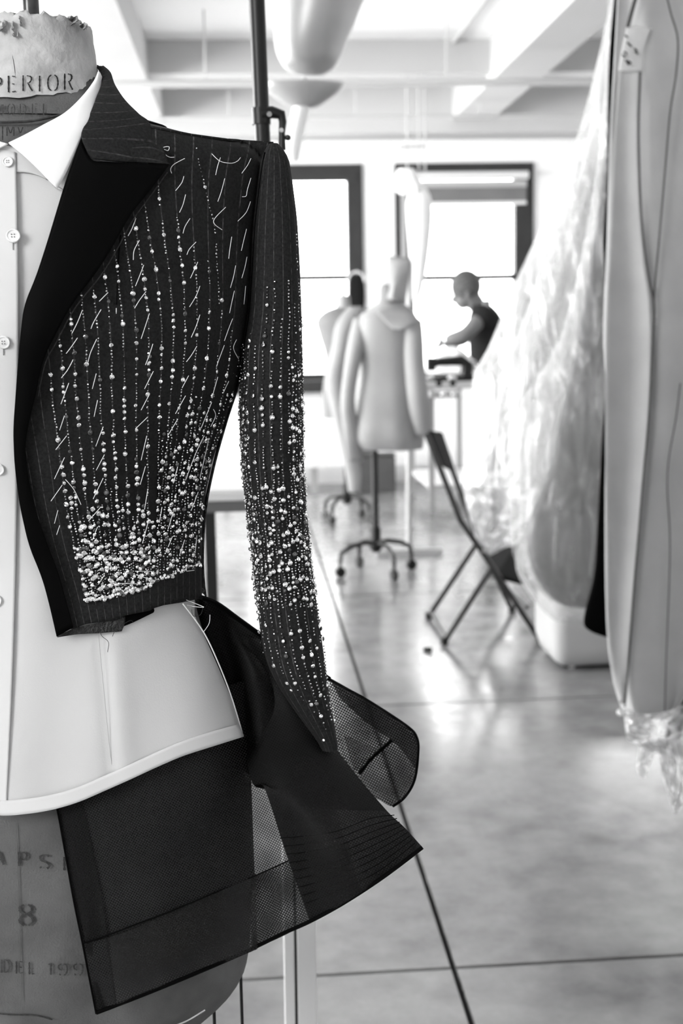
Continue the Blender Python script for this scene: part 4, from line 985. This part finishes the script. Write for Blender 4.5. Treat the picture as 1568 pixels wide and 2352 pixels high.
# back panel: wraps behind the form to the other side, and a matching left front
R = []; UV = []
za, zb_ = sf(462, 1374).z, at(500, 335, YA).z
for i in range(40):
    z = za+(zb_-za)*i/39; cx, a, b = body(z); row = []
    for j in range(49):
        q = PI*j/48; row.append((cx+(a+.004)*math.cos(q), YA+(b+.012)*math.sin(q), z)); UV.append((j*.8, z))
    R.append(row)
obj('back_panel', grid_mesh(R), M['wool'], jk, uv=UV, solid=.0016)
R = []; UV = []
for i in range(40):
    z = za+(zb_-za)*i/39; cx, a, b = body(z); row = []
    for j in range(17):
        t = -1+j/16*.62; x = cx+(a+.004)*t; row.append((x, ysurf(x, z, JO)-.001, z)); UV.append((j, z))
    R.append(row)
obj('far_front_panel', grid_mesh(R), M['wool'], jk, uv=UV, solid=.0016)
# princess seam + armhole seam + front dart line
line_on('princess_seam', [(372, 820), (366, 900), (364, 1000), (362, 1150), (362, 1390)], .0005, 'tulle_edge', jk, JO+.0008)
line_on('front_seam', [(277, 540), (272, 600), (268, 700)], .0005, 'tulle_edge', jk, JO+.0012)
# satin lapel : upper broad leaf then narrow facing to the hem
ups = [(318, 187, 187), (345, 172, 203), (366, 163, 222), (374, 160, 385)]
nv, nu = 90, 16; P = []
lapY = [(318, 0), (1462, 1)]
top_edge = [(187, 318), (210, 366), (245, 372), (320, 376), (391, 379)]
for i in range(nv+1):
    v = i/nv; row = []
    for j in range(nu+1):
        u = j/nu
        # left edge point and right edge point at parameter v
        yl = 318+(1462-318)*v; xl = smo(lap_l, yl) if 360 < yl < 1400 else lin(lap_l, yl)
        yr = 379+(1441-379)*v; xr = smo(lap_r, yr) if 420 < yr < 1400 else lin(lap_r, yr)
        te = cr(top_edge, u); px = xl+(xr-xl)*u; py = yl+(yr-yl)*u
        if v < .1:
            w = 1-v/.1; lx_ = te[0]-(187+(391-187)*u); ly_ = te[1]-(318+(379-318)*u); px += lx_*w; py += ly_*w
        row.append(sf(px, py, JO+.005+.0035*math.sin(u*PI)*(1-v)+.004*(1-v)*u))
    P.append(row)
lap = obj('lapel', grid_mesh(P), M['satin'], jk, solid=.0022); lap['label'] = 'black satin lapel and front facing'
line_on('lapel_edge_stitch', [(384, 396), (350, 444), (306, 504), (270, 570), (232, 632), (172, 708), (130, 785), (104, 835), (88, 910)], .0005, 'lining', jk, JO+.0058, 60)
# pinstriped collar
cl = [(222, 150), (232, 168), (235, 192), (222, 228), (203, 275), (187, 316), (211, 364)]
crr = [(236, 153), (252, 168), (262, 196), (286, 232), (318, 264), (345, 291), (352, 374)]
mid1 = [(a[0]*.66+b[0]*.34, a[1]*.66+b[1]*.34+2) for a, b in zip(cl, crr)]; mid2 = [(a[0]*.3+b[0]*.7, a[1]*.3+b[1]*.7+2) for a, b in zip(cl, crr)]
def coloff(u, v, x, y):  # v across from inner to outer edge, u down
    return .006*math.sin(v*PI)+.004*u
colY = [(150, YA+.01), (200, YA-.035), (260, YA-.07), (320, YA-.09), (380, YA-.098)]
def cfold(px, py):
    return min(lin(colY, py)+(px-(240 if py < 220 else 270))*.00018, YA+.02)
P = []; UV = []
for i in range(31):
    v = i/30; R = []
    for j in range(25):
        u = j/24; c = cr([cr(r, v) for r in (cl, mid1, mid2, crr)], u)
        R.append(at(c[0], c[1], cfold(c[0], c[1])-.008*math.sin(u*PI*.9))); UV.append((v*13+u*1.2*(1-v)*2-u*1.0, u))
    P.append(R)
obj('collar', grid_mesh(P), M['wool_collar'], jk, uv=UV, solid=.002)
# notch wedge of collar, from band to tip
wedge = [[(211, 362), (235, 366), (280, 371), (350, 375), (391, 378)], [(205, 340), (240, 346), (290, 352), (345, 358), (385, 372)], [(196, 330), (240, 330), (290, 335), (345, 330), (375, 340)]]
P = []; UV = []
for i in range(9):
    R = []
    for j in range(21):
        c = cr([cr(r, j/20) for r in wedge], i/8); R.append(at(c[0], c[1], min(cfold(c[0], c[1]), sf(c[0], c[1], JO+.008).y)-.001)); UV.append((12.6-i/8*2, j/20))
    P.append(R)
obj('collar_point', grid_mesh(P), M['wool_collar'], jk, uv=UV, solid=.0016)
# collar stand behind the neck
R = []
for i in range(6):
    z = at(230, 166, YA).z-.03*i/5-.001; row = []
    for j in range(29):
        q = PI*j/28; row.append((body(at(230, 180, YA).z)[0]+(.057+.0015*i)*math.cos(q), YA+(.055+.003*i)*math.sin(q), z-.0*j))
    R.append(row)
obj('collar_stand', grid_mesh(R), M['wool_collar'], jk, solid=.002, uv=[(j % 29*.5, 0) for j in range(6*29)])
# raw hem layers
sheet_on('lining_flap', [[(131, 1461), (174, 1442), (230, 1430), (287, 1416)], [(131, 1462), (180, 1452), (230, 1444), (286, 1432)], [(132, 1464), (178, 1457), (230, 1454), (279, 1450)]], 24, 6, M['lining'], jk, JO+.0005)
sheet_on('underlining', [[(268, 1420), (300, 1408), (352, 1396)], [(268, 1432), (300, 1418), (354, 1402)], [(262, 1446), (300, 1432), (352, 1407)]], 14, 4, M['blackmatte'], jk, JO-.001)
# sleeve
SLY = YA-.02
slL = [(330, 606), (400, 594), (520, 580), (640, 573), (720, 568), (800, 554), (900, 549), (1000, 551), (1100, 557), (1200, 568), (1300, 580), (1400, 590), (1500, 603), (1560, 628), (1620, 668), (1680, 712), (1720, 742)]
slR = [(330, 648), (350, 660), (400, 668), (500, 681), (600, 687), (700, 691), (800, 694), (900, 696), (1000, 697), (1100, 699), (1200, 707), (1300, 717), (1400, 730), (1500, 745), (1600, 758), (1660, 768), (1720, 778)]
def slp(py):
    l, r = smo(slL, py), smo(slR, py); yy = SLY-.02*max(0, (py-900)/800); c = at((l+r)/2, py, yy); return c, (r-l)/2*yy/F, yy
R = []; UV = []; n = 56
for i in range(100):
    py = 330+(1720-330)*i/99
    c, h, yy = slp(py)
    if py < 372: k = math.sqrt(max(.06, 1-((372-py)/46)**2)); h *= k
    R.append([c+Vector((h*math.cos(2*PI*j/n), .042*(h/.028)*math.sin(2*PI*j/n)*.8 if False else h*1.15*math.sin(2*PI*j/n), 0)) for j in range(n)])
    UV += [((j-n*.5)*.30, py/2900) for j in range(n)]
obj('sleeve', MB().rings(R), M['wool'], jk, uv=UV)
def slf(px, py, off=0):
    c, h, yy = slp(py); wx = at(px, py, yy).x-c.x; t = max(-1, min(1, wx/h)); Y = yy-(h*1.15+off)*math.sqrt(max(0, 1-t*t)); p = at(px, py, Y)
    return p, Vector((t, -math.sqrt(max(.01, 1-t*t)), 0)).normalized()
# armhole seam, a thin dark line
P = [slf(smo(slL, y)+5, y, .0)[0] for y in range(350, 900, 25)]
obj('armhole_seam', MB().tube(P, .0007, 5), M['tulle_edge'], jk)
# shoulder bridge between front panel and sleeve head
P = []
for i in range(9):
    t = i/8; row = []
    for j in range(13):
        u = j/12; px = 345+(628-345)*u; y = jtop(px); row.append(at(px, y+1+t*2, lin([(0, sf(px, y+8, JO).y), (1, YA+.05)], t)))
    P.append(row)
obj('shoulder_top', grid_mesh(P), M['wool'], jk, solid=.0016, uv=[(j % 13, 0) for j in range(9*13)])

# ---- beads
ICO = bmesh.new(); bmesh.ops.create_icosphere(ICO, subdivisions=1, radius=1); ICOV = [v.co.copy() for v in ICO.verts]; ICO.verts.index_update(); ICOF = [tuple(v.index for v in f.verts) for f in ICO.faces]; ICO.free()
def gem_mesh(nm, m):
    n = 8; vs = [(0, 0, -.25)]; rings_ = ((1, .0), (.98, .25), (.58, .62))
    for k, (r, z) in enumerate(rings_): vs += [(r*math.cos(2*PI*(j+.5*(k % 2))/n), r*math.sin(2*PI*(j+.5*(k % 2))/n), z) for j in range(n)]
    vs.append((0, 0, .68)); fs = [(0, 1+(j+1) % n, 1+j) for j in range(n)]
    for k in range(2):
        o = 1+k*n
        for j in range(n): fs += [(o+j, o+(j+1) % n, o+n+j), (o+(j+1) % n, o+n+(j+1) % n, o+n+j)]
    o = 1+2*n; fs += [(o+j, o+(j+1) % n, 1+3*n) for j in range(n)]
    me = bpy.data.meshes.new(nm); me.from_pydata(vs, [], fs); me.materials.append(m); return me, vs, fs
gem, GV, GF = gem_mesh('crystal', M['crystal']); gemd, _, _ = gem_mesh('smoky_crystal', M['crystal_dark'])
beads = []      # (pos, normal, radius, kind)
def bead_run(fn, y0, y1, dens, x_of, wob=1.0):
    y = y0; ph = rnd.random()*9
    while y < y1:
        d = dens(y); big = rnd.random() < d['big']
        rpx = rnd.uniform(4.2, 6.5)*d.get('bs', 1) if big else rnd.uniform(1.9, 2.8)
        x = x_of(y)+wob*math.sin(y*.05+ph)+rnd.uniform(-.8, .8)*(1+d['j'])
        if rnd.random() < d['keep']: beads.append((fn, x, y, rpx, 'g' if big and rnd.random() > .16 else ('d' if big or rnd.random() < .3 else 's')))
        y += (rpx*2+rnd.uniform(0.5, 2.5))*d['gap']
def fbody(px, py):
    return sf(px, py, JO+.0018), nrm(px, py, JO)
def fsl(px, py): return slf(px, py, .0012)
botb = [(190, 1385), (250, 1376), (330, 1356), (370, 1334), (460, 1300)]
start_left = {0: 860, 1: 740, 2: 690, 3: 640, 4: 660, 5: 600, 6: 560, 7: 500, 8: 500, 9: 470}
def in_panel(x, y): return x > lin(lap_r, y)+6 and x < lin(arm, y)-2 and y < lin(botb, x)
def densF(s):
    def f(y):
        hi = 1080 if s <= N1 else 940
        if y < hi-120: return dict(big=.18 if y > 640 else .12, keep=.9, gap=1.2, j=.2, bs=.95)
        if y < hi: return dict(big=.22, keep=.93, gap=1.1, j=.4)
        return dict(big=.30 if s <= N1 else .22, keep=.97, gap=1.0, j=1.3)
    return f
runs = []
for s in range(0, N1+N2+1):
    if s <= N1: y0 = start_left.get(s, 600)
    else: y0 = [340, 500, 560, 600, 690, 760, 820][min(6, s-N1-1)] if s != N1+3 else 560
    runs.append((s, y0))
for s, y0 in runs: bead_run(fbody, y0, 1390, densF(s), lambda y, s=s: sx(s, y)-(2 if s == N1+N2 else 0))
runs2 = [(k+.5, 1150+rnd.uniform(-30, 60)) for k in range(0, N1)]+[(N1+k+.5, 960+rnd.uniform(-60, 60)) for k in range(N2)]
for s, y0 in runs2: bead_run(fbody, y0, 1390, densF(s), lambda y, s=s: sx(s, y), 1.5)
for s in [k+q for k in range(0, N1) for q in (.26,)]: bead_run(fbody, 1225+rnd.uniform(-25, 40), 1390, densF(s), lambda y, s=s: sx(s, y), 1.5)
for s in [k+.76 for k in range(0, N1)]: bead_run(fbody, 1255+rnd.uniform(-25, 40), 1390, densF(s), lambda y, s=s: sx(s, y), 1.5)
# a long strand from the shoulder
bead_run(fbody, 332, 700, lambda y: dict(big=.12, keep=.9, gap=1.3, j=.1), lambda y: lin([(330, 449), (400, 462), (510, 491), (600, 498), (700, 502)], y))
# sleeve strands
def slx(s, y): l, r = smo(slL, y), smo(slR, y); return l+(r-l)*s
for k in range(11):
    s = k/10; ss = .5-.5*math.cos(PI*(.04+.92*s)); y0 = 500+rnd.uniform(0, 60) if k == 9 else rnd.uniform(600, 740) if k > 3 else 740+rnd.uniform(0, 60)
    y1 = [1500, 1500, 1560, 1590, 1610, 1640, 1680, 1610, 1660, 1640, 1660][k]
    def dn(y):
        if y < 900: return dict(big=.07, keep=.88, gap=1.3, j=.1, bs=.85)
        if y < 1110: return dict(big=.17, keep=.92, gap=1.12, j=.3)
        if y < 1390: return dict(big=.28, keep=.97, gap=1.0, j=1)
        return dict(big=.13, keep=.9, gap=1.25, j=.2)
    bead_run(fsl, y0, y1, dn, lambda y, ss=ss: slx(ss, y), 1.2)
    if k < 10:
        s2 = .5-.5*math.cos(PI*(.04+.92*(s+.05)))
        bead_run(fsl, 1110+rnd.uniform(-60, 40), 1400, dn, lambda y, ss=s2: slx(ss, y), 1.2)
        if k in (0, 1, 7, 8, 9): bead_run(fsl, 780+rnd.uniform(0, 80), 1120, dn, lambda y, ss=s2: slx(ss, y), 1.2)
# hem-edge row of crystals
for i in range(46):
    x = 195+(455-195)*i/45; beads.append((fbody, x, lin(botb, x)-rnd.uniform(3, 10), rnd.uniform(3.5, 5.6), 'g'))
beads.append((fsl, 743, 1700, 3.8, 'g'))
out = []
for fn, x, y, r, k in beads:
    if fn is fbody and not in_panel(x, y): continue
    out.append((fn, x, y, r, k))
big = sorted([b for b in out if b[4] in 'gd' and b[3] > 3.4], key=lambda b: -b[3])
top = big[:300]; tops = set(id(b) for b in top)
sv = MB(); gvb = MB(); dvb = MB()
def place(b):
    fn, x, y, r, k = b; p, n = fn(x, y); R_ = r*p.y/F
    rot = n.to_track_quat('Z', 'Y').to_matrix() @ Matrix.Rotation(rnd.uniform(-.35, .35), 3, 'X') @ Matrix.Rotation(rnd.uniform(-.35, .35), 3, 'Y') @ Matrix.Rotation(rnd.random()*6, 3, 'Z')
    return p+n*R_*.15, rot, R_
for b in out:
    p, rot, R_ = place(b)
    if id(b) in tops:
        o = bpy.data.objects.new('crystal', gem if b[4] == 'g' else gemd); COL.objects.link(o); o.parent = jk; o.matrix_parent_inverse = Matrix.Translation(-jk.location)
        o.matrix_basis = Matrix.Translation(p) @ rot.to_4x4() @ Matrix.Scale(R_, 4)
    elif b[3] > 3.4:
        (gvb if b[4] == 'g' else dvb).add([p+rot @ (Vector(v)*R_) for v in GV], GF)
    else:
        (dvb if b[4] == 'd' else sv).add([p+rot @ Vector((v.x*R_, v.y*R_, v.z*R_)) for v in ICOV], ICOF)
print('beads', len(out), len(big))
for nm, mb, m in (('seed_beads', sv, 'seed'), ('small_crystals', gvb, 'crystal'), ('dark_beads', dvb, 'crystal_dark')):
    o = obj(nm, mb, M[m], jk, smooth=False); o['kind'] = 'stuff'
# ---- basting threads
TH = [[(372,340),(385,346),(388,337),(374,340),(380,355),(390,361),(400,361)],[(424,364),(400,377),(392,388),(394,398)],[(422,405),(417,420),(403,438)],[(426,447),(420,470),(412,488)],
[(486,353),(505,370),(530,375),(545,370),(552,362)],[(506,362),(500,380),(495,402)],[(576,364),(568,380),(555,398)],[(576,409),(568,435),(565,450),(556,452)],[(516,410),(508,440),(500,463)],[(575,463),(565,488),(546,508)],
[(518,476),(490,508),(510,528)],[(312,502),(303,525),(294,542)],[(436,502),(425,520),(420,536)],[(320,552),(308,575),(306,597)],[(450,556),(435,572),(429,585)],[(566,526),(560,550),(554,576)],[(532,544),(528,570),(525,594)],
[(330,609),(320,635),(311,657)],[(454,602),(445,622),(437,639)],[(567,590),(562,615),(555,639)],[(541,610),(536,636),(529,661)],[(335,670),(320,690),(309,708)],[(459,657),(450,680),(435,705)],[(564,657),(562,680),(560,699)],[(538,668),(532,695),(527,719)],
[(248,672),(228,692)],[(267,708),(267,720)],[(188,715),(178,740),(165,766)],[(232,711),(215,740),(209,755)],[(343,720),(335,745),(324,778)],[(459,723),(450,750),(439,775)],[(534,732),(525,755),(515,783)],[(178,776),(165,795),(152,812)],
[(222,779),(208,810),(201,836)],[(351,790),(343,815),(334,838)],[(452,795),(440,815),(428,831)],[(515,793),(503,825),(497,842)],[(168,826),(155,850),(141,868)],[(221,858),(212,893)],[(158,880),(140,928)],[(352,853),(332,893)],[(433,863),(418,891)],
[(500,866),(487,912)],[(525,876),(513,901)],[(344,904),(324,942)],[(426,909),(403,950)],[(224,919),(216,957)],[(486,924),(462,983)],[(148,955),(137,988)],[(339,958),(311,985)],[(408,963),(385,1001)],[(237,980),(220,1025)],[(153,1001),(128,1033)],
[(337,1001),(324,1057)],[(148,1051),(125,1100)],[(240,1044),(221,1080)],[(334,1071),(322,1113)],[(469,1001),(450,1040),(426,1103)],[(143,1114),(117,1151)],[(150,1101),(170,1125),(186,1159)],[(237,1098),(214,1146)],[(339,1126),(332,1170)],
[(232,1164),(203,1197)],[(133,1172),(125,1202)],[(137,1207),(130,1228)],[(342,1192),(327,1248)],[(224,1210),(212,1241)],[(480,1006),(459,1098)],[(490,940),(495,955),(484,980)],[(455,1130),(440,1170)],[(398,1175),(386,1215)],[(452,1230),(448,1270)],[(240,1320),(226,1342)],
[(310,1312),(348,1312)],[(312,1320),(348,1332)],[(270,1340),(314,1341)],[(424,1240),(412,1276)],[(396,1232),(386,1256)],[(408,1072),(398,1110)],[(372,1165),(366,1200)],[(446,1310),(428,1312)],[(543,780),(536,800),(548,825)]]
for t in TH:
    n = 4*len(t)
    P = []
    for i in range(n+1):
        c = cr(t, i/n); P.append(sf(c[0], c[1], JO+.0042+.0012*math.sin(PI*i/n)))
    obj('basting_thread', MB().tube(P, .00026, 5), M['thread'], jk)
for t, m in (([(230, 1452), (235, 1462), (249, 1475), (247, 1498)], 'thread_dark'), ([(428, 1378), (448, 1386), (468, 1394)], 'thread'), ([(430, 1390), (452, 1394), (468, 1395)], 'thread'), ([(482, 1412), (480, 1432), (467, 1452)], 'thread'),
             ([(440, 1400), (444, 1415), (460, 1412), (466, 1396)], 'thread_dark'), ([(286, 1432), (300, 1425), (306, 1430)], 'thread_dark'), ([(262, 1452), (258, 1462)], 'thread_dark'), ([(462, 1350), (470, 1356), (464, 1362)], 'thread_dark')):
    n = 12; P = [at(*cr(t, i/n), sf(min(cr(t, i/n)[0], 440), cr(t, i/n)[1], .02).y) for i in range(n+1)]
    obj('loose_thread', MB().tube(P, .00022, 5), M[m], jk)

# ================================================================ BLACK MESH PEPLUM (tails of the jacket)
pe = jk
def net(name, rows, nu, nv, m, fold=None): return sheet(name, rows, nu, nv, M[m], pe, solid=0, fold=fold)
YFm = .955
def fa(u, v): return .004*math.sin(u*10+v*2)*(.3+v)+.002*math.sin(u*23+1)
TA = [[(60, 1700), (200, 1680), (350, 1640), (480, 1590), (568, 1560)], [(118, 1800), (240, 1790), (370, 1760), (490, 1720), (572, 1690)],
      [(134, 1870), (250, 1865), (370, 1860), (490, 1840), (577, 1800)], [(168, 2060), (280, 2050), (390, 2030), (500, 2000), (584, 1990)],
      [(190, 2168), (290, 2140), (390, 2095), (490, 2052), (586, 2012)], [(206, 2255), (300, 2220), (400, 2185), (500, 2148), (588, 2110)], [(221, 2330), (300, 2300), (400, 2260), (500, 2218), (590, 2180)]]
def aoff(px, py): return .0015+.016*max(0, min(1, (py-lin(hemt, px)+10)/380))
def yt(px, py, o): return sf(px, py, aoff(px, py)+o).y
def net_on(name, rows, nu, nv, m, o):
    rows = [[(x, y, yt(min(x, 566), y, o)-.0) for x, y in r] for r in rows]
    return net(name, rows, nu, nv, m, lambda u, v: (.003*math.sin(u*10+v*2)+.0015*math.sin(u*23+1))*max(0, v-.35))
net_on('mesh_front_tail', TA, 60, 70, 'tulle', .001)
net_on('mesh_front_tail_facing', [[(x+(1.5 if k else 2), y) for k, (x, y) in enumerate(r)] for r in TA[4:]], 60, 24, 'tulle', .0025)
net_on('mesh_front_lining', TA[:5], 50, 50, 'tulle_dense', -.0012)
# left folded border of the front tail
net_on('mesh_side_border', [[(118, 1800), (150, 1795), (175, 1793)], [(134, 1870), (165, 1868), (195, 1866)], [(168, 2060), (200, 2056), (232, 2052)], [(190, 2168), (218, 2158), (246, 2148)], [(221, 2330), (245, 2318), (268, 2306)]], 6, 60, 'tulle_dense', .002)
def edge(name, pts, r=.0016, m='tulle_edge', n=60, flat=None):
    P = [at(*cr(pts, i/n)) for i in range(n+1)]; return obj(name, MB().tube(P, r, 6), M[m], pe)
edge('mesh_hem_edge', [*[(x, y, yt(x, y, .003)) for x, y in ((221, 2326), (300, 2296), (400, 2256), (500, 2214), (570, 2183))], (650, 2144, 1.03), (712, 2116, 1.0), (790, 2073, .984), (880, 2014, .984), (970, 1946, .989)], .0017)
edge('mesh_side_edge', [(x, y, yt(x, y, .003)) for x, y in ((118, 1800), (134, 1870), (168, 2060), (190, 2168), (221, 2328))], .0009)
edge('mesh_seam', [*[(x, y, yt(x, y, .004)) for x, y in ((190, 2167), (242, 2150), (310, 2124), (390, 2094), (490, 2052), (566, 2020))], (625, 1994, 1.0), (672, 1972, 1.06)], .0006)
# single layer at the back seen between the two front plies
net('mesh_back_tail', [[(540, 1760, 1.14), (610, 1785, 1.15), (700, 1790, 1.16), (760, 1790, 1.16)], [(560, 1900, 1.12), (630, 1900, 1.13), (710, 1900, 1.13), (780, 1890, 1.12)], [(570, 2010, 1.10), (650, 2000, 1.11), (720, 1985, 1.10), (800, 1960, 1.09)], [(578, 2180, 1.08), (650, 2150, 1.08), (730, 2105, 1.06), (830, 2050, 1.05)]], 40, 50, 'tulle_thin', lambda u, v: .006*math.sin(u*8+v*3))
net('mesh_back_hem', [[(572, 2015, 1.095), (625, 1994, 1.098), (672, 1972, 1.095), (800, 1930, 1.08)], [(576, 2100, 1.085), (650, 2080, 1.088), (720, 2040, 1.08), (815, 2000, 1.06)], [(579, 2180, 1.074), (650, 2150, 1.074), (730, 2105, 1.054), (830, 2050, 1.044)]], 40, 20, 'tulle', lambda u, v: .006*math.sin(u*8+2+v))
# dark doubled ply falling to the right corner
TC = [[(500, 1500, 1.14), (560, 1470, 1.10), (600, 1470, 1.115), (640, 1500, 1.125)], [(545, 1640, 1.13), (600, 1620, 1.10), (670, 1620, 1.085), (735, 1665, 1.10)], [(577, 1792, 1.05), (640, 1770, 1.03), (740, 1760, 1.04), (820, 1782, 1.05)],
      [(606, 1808, 1.02), (690, 1850, 1.0), (790, 1860, 1.01), (888, 1862, 1.02)], [(655, 1955, 1.01), (740, 1950, .985), (840, 1925, .99), (928, 1900, 1.0)], [(712, 2118, 1.0), (790, 2075, .985), (880, 2015, .985), (970, 1946, .99)]]
net('mesh_right_ply', TC, 60, 70, 'tulle_dense', lambda u, v: .005*math.sin(u*7+v*2)*v)
net('mesh_right_ply_lining', [[(x, y, Y+.01) for x, y, Y in r] for r in TC], 60, 70, 'tulle_dense', lambda u, v: .005*math.sin(u*7+v*2)*v-.006*v)
sheet('mesh_right_ply_core', [[(x, y, Y+.006) for x, y, Y in r] for r in TC[:4]], 30, 40, M['tulle_edge'], pe, solid=0)
# ribbed gathers of the doubled hem band
for k in range(9):
    t = k/10
    pts = [(640+72*t+4, 1925+(2112-1925)*t, 1.004-.0*t), (760+20*t, 1912+(2080-1912)*t, .984), (850+25*t, 1880+(2030-1880)*t, .983), (905+60*t, 1872+(1952-1872)*t, .992)]
    edge('mesh_gather', pts, .0004, n=30)
# waist band / back fold between hip and sleeve
WF = [[(432, 1368, 1.13), (450, 1370, 1.13), (468, 1372, 1.12), (520, 1400, 1.12), (604, 1462, 1.13)], [(446, 1420, 1.12), (466, 1425, 1.12), (505, 1440, 1.11), (560, 1470, 1.11), (640, 1530, 1.13)], [(460, 1520, 1.11), (510, 1520, 1.11), (545, 1530, 1.10), (600, 1550, 1.09), (680, 1610, 1.11)], [(500, 1640, 1.11), (545, 1650, 1.10), (580, 1660, 1.09), (630, 1680, 1.08), (720, 1700, 1.08)], [(520, 1720, 1.10), (560, 1770, 1.09), (600, 1790, 1.07), (650, 1800, 1.06), (740, 1800, 1.06)]]
net('mesh_waist_fold', WF, 40, 40, 'tulle_dense', lambda u, v: .005*math.sin(u*13+v*5))
sheet('mesh_waist_lining', [[(x, y, Y+.01) for x, y, Y in r] for r in WF], 40, 40, M['tulle_edge'], pe, solid=0)
edge('waist_fold_edge', [(462, 1372, 1.06), (500, 1388, 1.08), (550, 1424, 1.1), (604, 1462, 1.125), (680, 1510, 1.14), (757, 1560, 1.15)], .0022)
# loop flaring out at right behind the sleeve
TD = [[(640, 1500, 1.14), (690, 1520, 1.15), (757, 1558, 1.16), (850, 1612, 1.17), (935, 1668, 1.16), (958, 1700, 1.13)], [(680, 1600, 1.15), (720, 1610, 1.16), (775, 1630, 1.17), (850, 1680, 1.18), (925, 1725, 1.16), (960, 1745, 1.13)],
      [(740, 1690, 1.15), (775, 1690, 1.16), (810, 1710, 1.17), (865, 1750, 1.18), (920, 1785, 1.16), (952, 1790, 1.13)], [(800, 1780, 1.14), (825, 1790, 1.15), (850, 1800, 1.16), (880, 1815, 1.16), (910, 1830, 1.15), (932, 1828, 1.13)], [(850, 1830, 1.12), (865, 1835, 1.13), (875, 1840, 1.13), (888, 1848, 1.13), (898, 1852, 1.13), (905, 1850, 1.12)]]
net('mesh_side_flare', TD, 50, 50, 'tulle', lambda u, v: .005*math.sin(v*9+u*4))
net('mesh_side_flare_lining', [[(x, y, Y+.006) for x, y, Y in r] for r in TD], 50, 50, 'tulle', lambda u, v: .005*math.sin(v*9+u*4)+.002*math.sin(u*17))
net('mesh_flare_shade_ply', [[(757, 1558, 1.155), (850, 1612, 1.165), (935, 1668, 1.155), (959, 1705, 1.125)], [(768, 1580, 1.155), (848, 1636, 1.165), (925, 1688, 1.155), (958, 1735, 1.125)], [(780, 1604, 1.155), (842, 1660, 1.165), (908, 1708, 1.155), (954, 1765, 1.125)]], 30, 24, 'tulle_dense', lambda u, v: -.004)  # extra dense mesh ply, dark band along the flare's top edge
edge('mesh_flare_edge', [(757, 1560, 1.158), (800, 1584, 1.16), (850, 1612, 1.165), (935, 1668, 1.158), (957, 1695, 1.14), (960, 1730, 1.128), (952, 1790, 1.128), (930, 1830, 1.128), (902, 1852, 1.12)], .0013)
net('mesh_flare_lower_ply', [[(790, 1690, 1.148), (820, 1700, 1.15), (862, 1718, 1.155), (890, 1706, 1.155)], [(800, 1730, 1.14), (818, 1735, 1.14), (840, 1738, 1.14), (862, 1730, 1.15)], [(812, 1768, 1.135), (818, 1770, 1.135), (824, 1772, 1.135), (832, 1764, 1.14)]], 20, 20, 'tulle')
edge('mesh_flare_boning', [(826, 1776, 1.14), (850, 1745, 1.15), (875, 1722, 1.16), (900, 1700, 1.16)], .0018)
bpy.context.view_layer.update()
